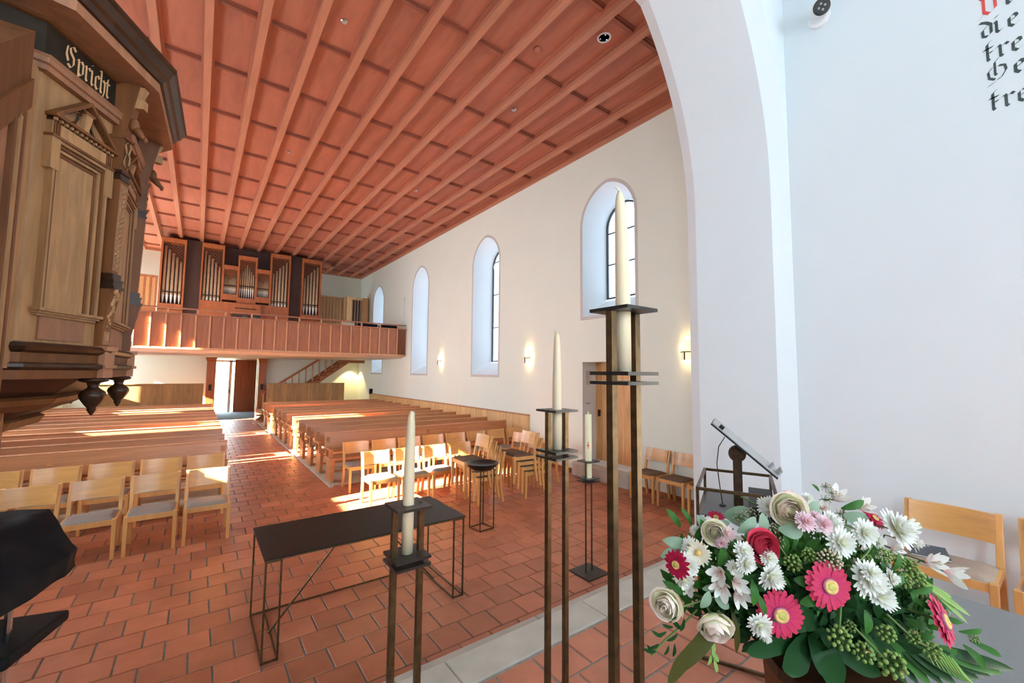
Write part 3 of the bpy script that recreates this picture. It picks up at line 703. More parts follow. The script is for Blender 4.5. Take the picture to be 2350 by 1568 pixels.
# ------------------------------------------------------------------ pews
def make_pew(x0, x1):
    """pew facing the chancel; local origin at the foot of the back, x centred"""
    L = x1 - x0; h = L / 2
    t = thing('church_pew', 'pew', 'pew')
    m = MB(); m.hexa([(-h, -.055, .56), (h, -.055, .56), (h, -.03, .56), (-h, -.03, .56)], [(-h, .0, .87), (h, .0, .87), (h, .025, .87), (-h, .025, .87)]); bevel(m.build('backrest', 'pew_wood', t), .006)
    bevel(bx('lit_top_rail', 'parapet_batten', t, -h, h, -.012, .036, .865, .885), .004)  # paler wood than the pew, painting in the light caught along the top edge
    bevel(bx('seat', 'pew_wood', t, -h, h, -.48, -.08, .425, .46), .008)
    bevel(bx('book_ledge', 'pew_wood', t, -h, h, .01, .17, .60, .62), .004)
    bx('foot_rail', 'pew_wood', t, -h + .1, h - .1, .05, .12, .10, .125)
    n = 3
    for k in range(n):
        x = -h + .06 + (L - .12) * k / (n - 1)
        m = MB(); m.hexa([(x - .03, -.42, .02), (x + .03, -.42, .02), (x + .03, -.08, .02), (x - .03, -.08, .02)], [(x - .03, -.46, .425), (x + .03, -.46, .425), (x + .03, -.06, .425), (x - .03, -.06, .425)]); bevel(m.build('leg', 'pew_wood', t), .005)
        bx('back_support', 'pew_wood', t, x - .03, x + .03, -.03, .02, .40, .80)
        bx('ledge_bracket', 'pew_wood', t, x - .02, x + .02, .02, .16, .54, .60)
    for x in (-h + .03, h - .03):
        bx('arm_post', 'pew_wood', t, x - .03, x + .03, -.42, -.36, .46, .60)
        bx('armrest', 'pew_wood', t, x - .035, x + .035, -.44, .02, .60, .63)
    return t
ORD = ['first', 'second', 'third', 'fourth', 'fifth', 'sixth', 'seventh', 'eighth', 'ninth', 'tenth', 'eleventh', 'twelfth']
PY0, PDY = 8.81, .87
pr = make_pew(2.04, 6.38); pl = make_pew(-3.7, .47)
for k in range(12):
    for proto_, xc, side, grp, wall in ((pr, 4.21, 'along the wainscoted wall', 'pews on the wainscot side', 0), (pl, -1.615, 'on the aisle side under the pulpit', 'pews on the pulpit side', 1)):
        o = proto_ if k == 0 else copy_tree(proto_)
        o.location = (xc, PY0 + PDY * k, .02)
        tag(o, 'long wooden pew %s, %s row behind the chairs' % (side, ORD[k]), 'pew', grp)

# ------------------------------------------------------------------ chairs
def make_chair(name, cush='fabric_grey'):
    """stacking church chair facing -y; origin on the floor under the seat centre"""
    t = thing(name, 'chair', 'chair')
    W, D = .475, .45
    for s in (-1, 1):
        x = s * (W / 2 - .02)
        m = MB(); m.hexa([(x - .017, -D/2, 0), (x + .017, -D/2, 0), (x + .017, -D/2 + .036, 0), (x - .017, -D/2 + .036, 0)], [(x - .02, -D/2, .44), (x + .02, -D/2, .44), (x + .02, -D/2 + .05, .44), (x - .02, -D/2 + .05, .44)]); bevel(m.build('leg', 'chair_wood', t), .004)
        yb = D / 2
        rings = [[(x - .0185, yb - .042 + dy, z), (x + .0185, yb - .042 + dy, z), (x + .0185, yb + dy, z), (x - .0185, yb + dy, z)] for z, dy in ((0, .05), (.22, .01), (.44, 0), (.62, .03), (.80, .075))]
        m = MB().loft(rings); bevel(m.build('back_leg', 'chair_wood', t), .004)
        bx('side_rail', 'chair_wood', t, x - .012, x + .012, -D/2 + .03, D/2 - .02, .375, .43)
    bevel(bx('front_rail', 'chair_wood', t, -W/2 + .03, W/2 - .03, -D/2 + .008, -D/2 + .034, .375, .435), .003)
    bx('back_rail', 'chair_wood', t, -W/2 + .03, W/2 - .03, D/2 - .03, D/2 - .006, .375, .425)
    # upholstered seat pad, gently waved
    m = MB(); nx, ny = 8, 8; g = {}
    for i in range(nx + 1):
        for j in range(ny + 1):
            u, v = i / nx, j / ny; x = (u - .5) * (W - .05); y = -D/2 + .012 + v * (D - .06)
            edge = min(u, 1 - u, v, 1 - v); z = .438 + .030 * min(1, edge * 6) ** .5 - .022 * math.sin(PI * min(1, v * 1.15)) * math.sin(PI * u) * .55 + (.012 if v < .3 else 0) * min(1, edge * 5)
            g[i, j] = m.P((x, y, z))
    for i in range(nx):
        for j in range(ny): m.face((g[i, j], g[i+1, j], g[i+1, j+1], g[i, j+1]))
    bot = {}
    for i in range(nx + 1):
        for j in range(ny + 1):
            if i in (0, nx) or j in (0, ny): p = m.v[g[i, j]]; bot[i, j] = m.P((p.x, p.y, .425))
    for i in range(nx):
        for j in (0, ny): m.face((g[i, j], g[i+1, j], bot[i+1, j], bot[i, j]))
    for j in range(ny):
        for i in (0, nx): m.face((g[i, j], g[i, j+1], bot[i, j+1], bot[i, j]))
    m.build('seat_pad', cush, t, smooth=True)
    # curved plywood back board
    m = MB(); n = 12; fr = []; bk = []
    for i in range(n + 1):
        u = i / n * 2 - 1; x = u * (W / 2 - .03); cy = .035 * (1 - u * u)
        row = []
        for z in (.595, .67, .74, .80):
            base = D / 2 - .022 + .03 * (z - .60) / .18 + .018
            row.append((m.P((x, base + cy - .02, z)), m.P((x, base + cy - .006, z))))
        fr.append(row)
    for a, b in zip(fr, fr[1:]):
        for k in range(3):
            m.face((a[k][0], b[k][0], b[k+1][0], a[k+1][0])); m.face((a[k][1], a[k+1][1], b[k+1][1], b[k][1]))
        m.face((a[0][0], a[0][1], b[0][1], b[0][0])); m.face((a[3][0], b[3][0], b[3][1], a[3][1]))
    for e in (0, n):
        for k in range(3): m.face((fr[e][k][0], fr[e][k+1][0], fr[e][k+1][1], fr[e][k][1]))
    m.build('backrest', 'chair_ply', t, smooth=False)
    for p in t.children:
        if p.name.startswith('backrest'): p.data.polygons.foreach_set('use_smooth', [True] * len(p.data.polygons)); p.data.set_sharp_from_angle(angle=.8)
    return t
ch_g = make_chair('stacking_chair'); ch_b = make_chair('stacking_chair', 'fabric_brown'); ch_t = make_chair('stacking_chair', 'fabric_taupe')
used = set()
def chair(proto_, x, y, z=0, rz=0.0, label='', group=None):
    o = proto_ if proto_.name not in used else copy_tree(proto_)
    used.add(proto_.name)
    o.location = (x, y, z); o.rotation_euler = (0, 0, rz); tag(o, label, 'chair', group); return o
for k in range(6):
    s_ = ['at aisle end of', 'second from aisle in', 'third from aisle in', 'fourth from aisle in', 'fifth from aisle in', 'sixth from aisle in'][k]
    if k < 5: chair(ch_g, .185 - .53 * k, 6.70 + rnd.uniform(-.01, .01), 0, rnd.uniform(-.02, .02), 'grey padded chair %s front row, pulpit side' % s_, 'front chairs on the pulpit side')
    chair(ch_g, .175 - .53 * k, 7.84 + rnd.uniform(-.01, .01), 0, rnd.uniform(-.02, .02), 'grey padded chair %s second row, pulpit side' % s_, 'second row chairs on the pulpit side')
for k in range(4):
    s_ = ['at aisle end of', 'second from aisle in', 'third from aisle in', 'beside the stacks in'][k]
    chair(ch_g, 2.42 + .523 * k, 6.72, 0, rnd.uniform(-.015, .015), 'grey padded chair %s short sunlit row of four' % s_, 'sunlit front chairs')
for k in range(8):
    chair(ch_g, 2.43 + .525 * k, 7.85, 0, rnd.uniform(-.015, .015), 'grey padded chair, %s from aisle in row before wainscot side pews' % ORD[k], 'second row chairs on the wainscot side')
for n_, (sx, sy, rz, lab) in enumerate(((3.86, 5.97, -PI/2 - .05, 'the stack beside the bowl stand'), (4.74, 5.86, -PI/2 - .08, 'the stack nearer the wainscoted wall'))):
    for k in range(4):
        pos = ['bottom', 'second from the bottom', 'third from the bottom', 'topmost'][k]
        chair(ch_b, sx - .085 * k, sy - .005 * k, .092 * k, rz, 'brown padded chair, %s in %s' % (pos, lab), 'stacked chairs')
for k in range(2):
    chair(ch_b, 5.45, 6.35 + .95 * k, 0, -PI/2 - .1 + .2 * k, 'brown padded chair standing alone behind the stacks, %s' % ['closer to the stone doorstep', 'closer to the pews'][k])
for k in range(3):
    chair(ch_b, 6.24, 4.46 - .53 * k, 0, -PI/2, 'brown padded chair against the right wall, %s from the stone doorstep' % ORD[k], 'chairs against the right wall')
for k in range(3):
    chair(ch_t, 4.49, .66 - .60 * k, ZCH, -PI/2 + (-.02 if k else 0), 'taupe padded chair against the chancel wall, %s' % ['with the dark booklet on its seat', 'next to the chair with the booklet', 'third after the chair with the booklet'][k], 'chancel chairs')
for o in [x for x in bpy.data.objects if x.get('group') == 'chancel chairs']: o.scale = (1.13, 1, 1)
bk = thing('booklet', 'dark blue grey booklet with three white marks on the taupe chair seat', 'booklet', (4.52, .76, ZCH + .476), -PI/2 + .25)
bx('pages', 'paper', bk, -.105, .105, -.148, .148, 0, .006); bx('cover', 'slate_cover', bk, -.107, .107, -.15, .15, .006, .0075)
for k in range(3): MB().lathe([(.008, .0076), (.008, .0082)], 10, (-.05 + .03 * k, .12, 0)).build('mark', 'paper', bk)

# ------------------------------------------------------------------ black communion table
tb = thing('black_table', 'long narrow black table on thin bronze frame legs standing on the tiles', 'table', (1.285, 3.955, 0))
HX, HY, ZT = .83, .39, .74
bx('tabletop', 'table_black', tb, -HX, HX, -HY, HY, ZT - .008, ZT); bx('edge_frame', 'bronze', tb, -HX + .001, HX - .001, -HY + .001, HY - .001, ZT - .018, ZT - .008)
q = .013
for sx in (-1, 1):
    for dx in (0, .10):
        for sy in (-1, 1):
            x = sx * (HX - .012 - dx); y = sy * (HY - .015); bx('leg', 'bronze', tb, x - q/2, x + q/2, y - q/2, y + q/2, .012, ZT - .018)
            MB().lathe([(.008, 0), (.008, .012)], 8, (x, y, 0)).build('foot', 'chrome', tb)
        x = sx * (HX - .012 - dx); bx('floor_bar', 'bronze', tb, x - q/2, x + q/2, -HY + .015, HY - .015, .012, .012 + q)
    for sy in (-1, 1):
        a, b = sorted((sx * (HX - .012), sx * (HX - .112))); y = sy * (HY - .015)
        bx('floor_bar', 'bronze', tb, a, b, y - q/2, y + q/2, .012, .012 + q); bx('head_bar', 'bronze', tb, a, b, y - q/2, y + q/2, ZT - .032, ZT - .018)
bx('stretcher', 'bronze', tb, -HX + .11, HX - .11, HY - .02, HY - .007, .012, .025)
MB().tube([(-HX + .10, .0, .02), (-.13, .0, ZT - .02)], .008, 6).build('brace', 'bronze', tb); MB().tube([(HX - .10, .05, .02), (.13, .05, ZT - .02)], .008, 6).build('brace', 'bronze', tb)

# ------------------------------------------------------------------ bowl stand
bs = thing('bowl_stand', 'shallow black bowl on a thin four legged bronze stand beside the stacked chairs', 'bowl stand', (3.19, 4.95, 0), .10)
for sx in (-1, 1):
    for sy in (-1, 1): bx('leg', 'bronze', bs, sx * .115 - .006, sx * .115 + .006, sy * .115 - .006, sy * .115 + .006, .0, .80)
for s in (-1, 1):
    bx('floor_bar', 'bronze', bs, -.115, .115, s * .115 - .006, s * .115 + .006, .004, .016); bx('floor_bar', 'bronze', bs, s * .115 - .006, s * .115 + .006, -.115, .115, .004, .016)
    bx('head_bar', 'bronze', bs, -.115, .115, s * .115 - .006, s * .115 + .006, .788, .80)
MB().lathe([(.10, .775), (.13, .78), (.19, .82), (.218, .865), (.222, .872), (.212, .872), (.18, .845), (.10, .822), (.01, .815)], 40).build('bowl', 'plate_metal', bs, smooth=True)

# ------------------------------------------------------------------ candle stands
def candle_mesh(L, r, drip=False, lean=(0, 0)):
    prof = [(r, 0), (r, L * .3), (r * .94, L * .55), (r * .85, L * .75), (r * .74, L * .88), (r * .62, L * .94), (r * .45, L * .975), (r * .22, L * .995)]
    rings = []
    for rr, z in prof:
        k = (z / L) ** 3; rings.append([(rr * math.cos(2*PI*i/24) + lean[0] * k, rr * math.sin(2*PI*i/24) + lean[1] * k, z) for i in range(24)])
    m = MB().loft(rings)
    if drip: m.tube([(r * .35, 0, L * .985), (r * .60, 0, L * .985), (r * .66, 0, L * .965), (r * .66, 0, L * .95)], [r * .2, r * .2, r * .16, r * .06], 8); return m
    tipc = (lean[0], lean[1], L * .985)
    m.tube([tipc, (tipc[0] - .004, tipc[1], L * 1.005), (tipc[0] - .016, tipc[1] + .006, L * 1.02)], [r * .22, r * .17, r * .06], 8)
    return m
def candle_stand(x0, y0, ztop, lab, clab, lean, drip=False):
    s = .16; c = (x0 + s / 2, y0 + s / 2, ZCH)
    t = thing('candle_stand', lab, 'candle stand', c); zt = ztop - ZCH
    bx('base_plate', 'plate_metal', t, -.15, .15, -.15, .15, 0, .012)
    for sx in (-1, 1): bevel(bx('post', 'bronze', t, sx * .062 - .013, sx * .062 + .013, -.013, .013, .012, zt - .012), .0015)
    # top plate with the candle hole
    m = MB(); outer = [(-s/2, -s/2), (s/2, -s/2), (s/2, s/2), (-s/2, s/2)]; hole = [(.029 * math.cos(2*PI*k/20), .029 * math.sin(2*PI*k/20)) for k in range(20)]
    for z in (zt - .011, zt): fill_holes(m, outer, [hole], lambda u, v, z=z: (u, v, z))
    for ring in (outer, hole):
        n = len(ring); a = [m.P((*p, zt - .011)) for p in ring]; b = [m.P((*p, zt)) for p in ring]
        for k in range(n): m.face((a[k], a[(k+1) % n], b[(k+1) % n], b[k]))
    m.build('top_plate', 'plate_metal', t)
    bx('shelf_plate', 'plate_metal', t, -s/2, s/2, -s/2, s/2, zt - .225, zt - .213); bx('shelf_plate', 'plate_metal', t, -s/2, s/2, -s/2, s/2, zt - .256, zt - .245)
    for sx in (-1, 1): MB().lathe([(.007, zt), (.007, zt + .002)], 10, (sx * .062, 0, 0)).build('bolt', 'bronze', t)
    cn = candle_mesh(.63, .0255, drip, lean).build('candle', 'wax', None, (c[0], c[1], ztop - .2125), smooth=True); tag(cn, clab, 'candle')
candle_stand(.713, 1.76, 1.505, 'lowest of the three bronze candle stands, in front of the black table', 'ivory taper candle with a dripped tip in the lowest stand', (.004, .0), True)
candle_stand(1.49, 1.62, 1.905, 'medium height bronze candle stand beside the stone step', 'ivory taper candle with a blunt tip in the medium height stand', (0, 0))
candle_stand(1.075, .84, 2.32, 'tallest bronze candle stand, overlapping the side window', 'ivory taper candle with a bent curled tip in the tallest stand', (-.006, .006))
pc = thing('paschal_stand', 'slim dark candle stand on a square black base plate by the step', 'candle stand', (3.43, 3.215, 0))
bx('base_plate', 'plate_metal', pc, -.15, .15, -.15, .15, 0, .012)
for sx in (-1, 1): bx('post', 'bronze_dark', pc, sx * .045 - .006, sx * .045 + .006, -.006, .006, .012, 1.155)
for z in (1.155, .975, .945): bx('plate', 'plate_metal', pc, -.085, .085, -.085, .085, z, z + .009)
cc = thing('paschal_candle', 'thick pale yellow candle with a small red mark in the slim dark stand', 'candle', (3.43, 3.215, .984))
MB().lathe([(.036, 0), (.036, .66), (.034, .672), (.008, .676), (.004, .705)], 24).build('wax_body', 'wax_yellow', cc, smooth=False)
m = MB(); m.box(-.012, .012, -.0375, -.034, .34, .35); m.box(-.0035, .0035, -.0375, -.034, .31, .38); m.build('red_mark', 'ink_red', cc, rot=(0, 0, -.9))

# ------------------------------------------------------------------ lectern with tilted desk
lc = thing('lectern', 'metal lectern with tilted grey desk, bronze rail frame and dark shelf near the arch', 'lectern', (3.035, 1.465, ZCH), math.atan2(.27, .58))
LX, LY, LZ = .32, .22, 1.07; q = .018
for sx in (-1, 1):
    for sy in (-1, 1): bx('leg', 'bronze', lc, sx * LX - q/2, sx * LX + q/2, sy * LY - q/2, sy * LY + q/2, .008, LZ)
    bx('rail', 'bronze', lc, sx * LX - q/2, sx * LX + q/2, -LY, LY, LZ - q, LZ); bx('rail', 'bronze', lc, -LX, LX, sx * LY - q/2, sx * LY + q/2, LZ - q, LZ)
    bx('floor_bar', 'bronze', lc, sx * LX - q/2, sx * LX + q/2, -LY, LY, .008, .008 + q); bx('floor_bar', 'bronze', lc, -LX, LX, sx * LY - q/2, sx * LY + q/2, .008, .008 + q)
    bx('shelf_bar', 'bronze', lc, -LX, LX, sx * LY - q/2, sx * LY + q/2, .875, .875 + q)
    for sy in (-1, 1): MB().lathe([(.010, 0), (.010, .009)], 8, (sx * LX, sy * LY, 0)).build('foot', 'chrome', lc)
bx('shelf', 'shelf_grey', lc, -LX + .01, LX - .01, -LY + .01, LY - .01, .893, .90); bx('front_box', 'table_black', lc, -LX + .012, LX - .10, -LY + .012, -.075, .902, .985)
bx('post', 'bronze_dark', lc, -.028, .028, -.04, .016, .90, 1.24)
MB(lambda p: Vector((p.z, p.x - .012, p.y + 1.255))).lathe([(.01, -.022), (.055, -.02), (.055, .02), (.01, .022)], 20).build('hinge_disc', 'bronze_dark', lc)
# desk: raised towards the nave side, sloping down to the reader
de = MB().box(-.17, .17, -.245, .245, -.004, .006).build('desk', 'desk_grey', lc, (0, -.055, 1.312)); de.rotation_euler = (math.radians(40.6), 0, 0); bevel(de, .002)
bx('desk_edge', 'black_metal', de, -.172, .172, -.247, .247, -.014, -.004)
bx('book_lip', 'desk_grey', de, -.15, .0, -.243, -.234, .006, .045); bx('book_lip', 'desk_grey', de, -.165, -.06, -.185, -.176, .006, .045)
bx('microphone_clip', 'black_metal', de, -.168, -.13, .17, .20, .006, .03)
MB().tube([(-.06, .06, 1.37), (-.06, .10, 1.30), (-.05, .115, 1.18), (-.05, .10, 1.03), (-.05, .085, .905)], .003, 6).build('cable', 'black_metal', lc)
MB().lathe([(.022, .90), (.02, .908)], 12, (-.05, .085, 0)).build('cable_socket', 'black_metal', lc)

# small notice plates on the reveal of the side door
tag(bx('notice_plate', 'desk_grey', None, 6.66, 6.78, 6.294, 6.30, 1.46, 1.475), 'thin grey notice strip on the white reveal of the side door', 'sign')
tag(bx('wall_switch_panel', 'plaster_band', None, 6.64, 6.76, 6.292, 6.30, 1.86, 2.16), 'pale grey panel on the reveal above the notice strip', 'panel')
# ------------------------------------------------------------------ wall lamps, ceiling fittings, chancel spots
def wall_lamp(y, lab):
    t = thing('wall_lamp', lab, 'lamp', (XR, y, 2.47))
    m = MB(); n = 9
    ring = lambda z: [( -.03 - .10 * math.sin(PI * k / n), .085 * math.cos(PI * k / n), z) for k in range(n + 1)]
    rin = lambda z: [( -.03 - .095 * math.sin(PI * k / n), .08 * math.cos(PI * k / n), z) for k in range(n + 1)]
    m.loft([ring(-.13) + list(reversed(rin(-.13))), ring(.20) + list(reversed(rin(.20)))]); m.build('shade', 'lamp_glass', t)
    m = MB(); m.tube([(-.02, .095, 0), (-.10, .09, 0), (-.142, .03, 0), (-.142, -.03, 0), (-.10, -.09, 0), (-.02, -.095, 0)], .009, 6); m.build('band', 'bronze_dark', t)
    bx('stem', 'bronze_dark', t, -.15, -.135, -.01, .01, -.13, .0); bx('wall_plate', 'bronze_dark', t, -.02, 0, -.04, .04, -.06, .04)
    bx('side_pin', 'bronze_dark', t, -.05, -.035, .088, .10, -.13, .02)
    a = bpy.data.lights.new('wall_lamp_bulb', 'POINT'); o = bpy.data.objects.new('wall_lamp_bulb', a); COL.objects.link(o); o.parent = t; o.location = (-.055, 0, .03); a.energy = 11; a.color = (1, .70, .34); a.shadow_soft_size = .03
wall_lamp(12.78, 'warm glass wall lamp between the second and third side windows'); wall_lamp(8.09, 'warm glass wall lamp above the end of the wainscot'); wall_lamp(3.87, 'warm glass wall lamp next to the chancel arch')
for (x, y, lab) in ((1.39, 5.86, 'small silver ceiling spot over the front of the aisle'), (1.37, 10.25, 'small silver ceiling spot over the aisle between the pews'), (4.45, 10.4, 'small silver ceiling spot over the pews opposite the second window'), (4.45, 6.0, 'small silver ceiling spot over the stacked chairs')):
    t = thing('ceiling_spot', lab, 'lamp', (x, y, ZC)); MB().lathe([(.05, .0), (.05, -.012), (.04, -.02)], 16).build('ring', 'chrome', t); MB().lathe([(.032, -.022), (.01, -.03)], 12).build('reflector', 'desk_grey', t)
t = thing('ceiling_speaker', 'round white rimmed black opening in the ceiling close to the arch', 'speaker', (4.48, 3.86, ZC)); MB().lathe([(.10, 0), (.10, -.012), (.078, -.016), (.078, .0)], 28).build('rim', 'white_paint', t); MB().lathe([(.075, -.004), (.001, -.004)], 24).build('grille', 'black_metal', t)
for a in (0, 2.1, 4.2): bx('clip', 'chrome', t, .055 * math.cos(a) - .01, .055 * math.cos(a) + .01, .055 * math.sin(a) - .01, .055 * math.sin(a) + .01, -.012, -.004)
tag(MB().lathe([(.06, .0), (.06, -.02), (.03, -.035), (.005, -.037)], 16).build('smoke_detector', 'ceiling_panel', None, (3.86, 4.62, ZC), smooth=True), 'small round reddish detector on the ceiling boards', 'detector')
def wall_spot(y, z, lab):
    t = thing('wall_spotlight', lab, 'lamp', (XCR, y, z))
    MB(lambda p: Vector((-p.z, p.x, p.y))).lathe([(.09, 0), (.10, .01), (.10, .03), (.07, .04)], 24).build('wall_rose', 'white_paint', t, smooth=False)
    d = Vector((-.72, -.50, -.48)).normalized(); qq = d.to_track_quat('Z', 'Y').to_matrix()
    xf = lambda p: qq @ p + Vector((-.11, -.02, .03))
    MB(xf).lathe([(.055, -.05), (.078, .0), (.082, .10), (.078, .105)], 24).build('housing', 'white_paint', t)
    MB(xf).lathe([(.076, .104), (.076, .112), (.062, .114)], 24).build('bezel', 'black_metal', t); m = MB(xf); m.lathe([(.06, .108), (.001, .108)], 20); m.build('lens_plate', 'shelf_grey', t)
    for a in range(4): MB(xf).ball((.028 * math.cos(a * PI/2 + .4), .028 * math.sin(a * PI/2 + .4), .11), .013, 8, 5).build('lens', 'desk_grey', t)
wall_spot(1.44, 5.86, 'white wall spotlight with black front below its twin on the chancel wall'); wall_spot(1.50, 6.28, 'white wall spotlight above its twin on the chancel wall')

# ------------------------------------------------------------------ broad-nib lettering
GL = {
 'i': ([[(0, .85), (.15, 1), (.22, .9), (.22, .12), (.34, 0), (.46, .14)], [(.14, 1.32), (.32, 1.42)]], .5),
 'r': ([[(0, .85), (.15, 1), (.22, .9), (.22, .1), (.34, 0)], [(.24, .76), (.5, 1.02), (.66, .88)]], .66),
 'c': ([[(.62, .85), (.45, 1.0), (.2, .85), (.2, .18), (.4, 0), (.64, .18)]], .64),
 'h': ([[(.05, 1.5), (.22, 1.5), (.22, .1), (.34, 0)], [(.22, .8), (.5, 1.0), (.68, .85), (.68, .2), (.5, -.25)]], .82),
 't': ([[(.26, 1.35), (.22, 1.2), (.22, .15), (.36, 0), (.52, .14)], [(.0, 1.0), (.5, 1.0)]], .58),
 'p': ([[(0, .85), (.15, 1), (.22, .9), (.22, -.5)], [(.22, .8), (.5, 1), (.7, .85), (.7, .2), (.45, 0), (.24, .1)]], .86),
 'S': ([[(.8, 1.3), (.55, 1.5), (.25, 1.3), (.3, 1.02), (.65, .75), (.68, .35), (.4, .02), (.08, .15)], [(-.02, 1.3), (-.1, .75), (.1, .35)]], 1.0),
 'e': ([[(.2, .48), (.62, .72), (.58, .95), (.42, 1), (.2, .8), (.2, .2), (.42, 0), (.66, .2)]], .7),
 'd': ([[(.02, 1.4), (.35, 1.25), (.62, .95), (.62, .2), (.4, 0), (.16, .1), (.14, .62), (.4, .92)]], .76),
 'k': ([[(.42, 1.65), (.22, 1.42), (.22, .12), (.3, 0)], [(.02, 1.02), (.52, 1.1)], [(.3, .66), (.5, .7)]], .62),
 'D': ([[(.05, 1.5), (.2, 1.35), (.2, .15), (.48, -.12), (.85, .2), (.82, 1.35)], [(-.12, -.3), (.2, -.02)]], 1.05),
 'H': ([[(.66, 1.75), (.42, 1.45), (.42, .5), (.5, .42)], [(.3, 1.12), (.06, .82), (.1, .32), (.38, .1)], [(.62, 1.12), (.92, 1.0), (.98, .6), (.72, .12), (.5, .02)], [(.0, -.3), (.36, -.1)]], 1.1),
}
def nib_text(word, size, to3, name, mat, parent, gap=.12, nib=.24, ang=.7, pitch=None):
    x = 0
    for ch in word:
        st_, wd = GL[ch]; m = MB()
        nx, nz = nib / 2 * math.cos(ang), nib / 2 * math.sin(ang)
        for s in st_:
            for (ax, az), (bx_, bz) in zip(s, s[1:]):
                p = [(ax - nx, az - nz), (ax + nx, az + nz), (bx_ + nx, bz + nz), (bx_ - nx, bz - nz)]
                m.hexa([to3((x + u) * size, v * size, 0) for u, v in p], [to3((x + u) * size, v * size, .0015) for u, v in p])
        m.build(name, mat, parent)
        x += pitch or (wd + gap)
wt = thing('wall_inscription', 'black and red blackletter inscription painted on the white chancel wall', 'lettering', (XCR, .30, 4.5))
for word, zb, ys, mats in (('Die', 5.10, .335, 'ink_red'), ('die', 4.90, .345, 'ink'), ('kre', 4.69, .335, 'ink'), ('He', 4.505, .325, 'ink'), ('kre', 4.265, .325, 'ink')):
    f3 = lambda u, v, n_, zb=zb, ys=ys: (-.001 - n_, ys - .30 - u, zb - 4.5 + v)
    if word == 'Die':
        nib_text('D', .098, f3, 'letter', 'ink_red', wt); nib_text('ie', .098, lambda u, v, n_: (-.001 - n_, ys - .30 - u - .125, zb - 4.5 + v), 'letter', 'ink', wt, pitch=.68)
    elif word == 'He':
        nib_text('H', .105, f3, 'letter', 'ink', wt, nib=.17); nib_text('e', .098, lambda u, v, n_: (-.001 - n_, ys - .30 - u - .13, zb - 4.5 + v), 'letter', 'ink', wt)
    else: nib_text(word, .098, f3, 'letter', 'ink', wt, pitch=.70, nib=.22)

# ------------------------------------------------------------------ covered instrument and bench in the lower left
cv = thing('covered_keyboard', 'instrument hidden under a draped black cloth cover below the pulpit', 'covered instrument', (-1.1, 4.0, 0))
def C_(p): return (p[0] + 1.1, p[1] - 4.0, p[2])
rings = []
base = [(-.57, 4.02, .80), (-.60, 3.88, .78), (-.76, 3.59, .76), (-.90, 3.35, .76), (-1.45, 3.35, .76), (-1.7, 3.9, .76), (-1.4, 4.5, .78), (-.85, 4.38, .80)]
mid = [(-.565, 4.00, .93), (-.585, 3.90, .92), (-.78, 3.62, .86), (-.92, 3.38, .86), (-1.44, 3.38, .86), (-1.68, 3.9, .88), (-1.38, 4.48, .92), (-.80, 4.34, .95)]
sh = [(-.68, 4.10, 1.07), (-.72, 3.96, 1.03), (-.86, 3.76, .98), (-.98, 3.58, .97), (-1.4, 3.56, .97), (-1.6, 3.95, 1.0), (-1.35, 4.40, 1.05), (-.86, 4.30, 1.1)]
top = [(-.755, 4.24, 1.15), (-.80, 4.18, 1.148), (-.90, 4.12, 1.14), (-1.0, 4.08, 1.14), (-1.3, 4.08, 1.14), (-1.45, 4.2, 1.14), (-1.25, 4.34, 1.15), (-.95, 4.30, 1.155)]
m = MB(); m.loft([[C_(p) for p in r] for r in (base, mid, sh, top)]); co = m.build('cover', 'black_cloth', cv, smooth=True)
sb = co.modifiers.new('sub', 'SUBSURF'); sb.subdivision_type = 'SIMPLE'; sb.levels = 4; sb.render_levels = 4
tx = bpy.data.textures.new('folds', 'CLOUDS'); tx.noise_scale = .22; tx.noise_depth = 1
dm = co.modifiers.new('folds', 'DISPLACE'); dm.texture = tx; dm.strength = .07; dm.mid_level = .5; dm.texture_coords = 'LOCAL'
sm = co.modifiers.new('soft', 'SMOOTH'); sm.factor = .5; sm.iterations = 4
for a in ((-.82, 3.85), (-1.35, 3.6), (-1.4, 4.2), (-.95, 4.2)): MB().tube([(*C_((a[0], a[1], 0))[:2], 0), (*C_((a[0], a[1], 0))[:2], .80)], .018, 8).build('leg', 'chrome', cv)
bp = [(-.60, 4.12), (-.76, 3.62), (-1.3, 3.55), (-1.25, 4.3)]
m = MB(); m.loft([[C_((p[0], p[1], z)) for p in bp] for z in (.43, .50)]); bevel(m.build('lower_flap', 'black_cloth', cv), .02, 3)
MB().tube([C_((-.80, 3.80, .10)), C_((-.94, 3.73, .40))], .008, 6).build('brace', 'chrome', cv); MB().ball(C_((-.765, 3.98, .37)), .03, 10, 8).build('knob', 'black_metal', cv, smooth=True)
# ------------------------------------------------------------------ carved pulpit
PUL = Vector((-1.0, 3.1, 0))
pul = thing('pulpit', 'carved brown wooden pulpit with pedimented panel, pilasters and gilt lettering', 'pulpit', PUL)
B = [(-.60, 2.58), (-.41, 2.95), (-.385, 3.58), (-.66, 4.0), (-1.2, 4.08), (-1.65, 3.7), (-1.65, 2.8), (-1.12, 2.46)]
def offset(poly, o):
    n = len(poly); out = []
    for i in range(n):
        p0, p1, p2 = Vector(poly[i-1]), Vector(poly[i]), Vector(poly[(i+1) % n])
        d1 = (p1 - p0).normalized(); d2 = (p2 - p1).normalized(); n1 = Vector((d1.y, -d1.x)); n2 = Vector((d2.y, -d2.x))
        b = (n1 + n2).normalized(); k = o / max(.3, b.dot(n1)); out.append(p1 + b * k)
    return out
def ringset(prof, name, mat, poly=B, parent=None):
    m = MB(); m.loft([[(p.x - PUL.x, p.y - PUL.y, z) for p in offset(poly, o)] for o, z in prof]); return m.build(name, mat, parent or pul)
ringset([(0, 2.17), (0, 3.42)], 'body', 'pulpit_light')
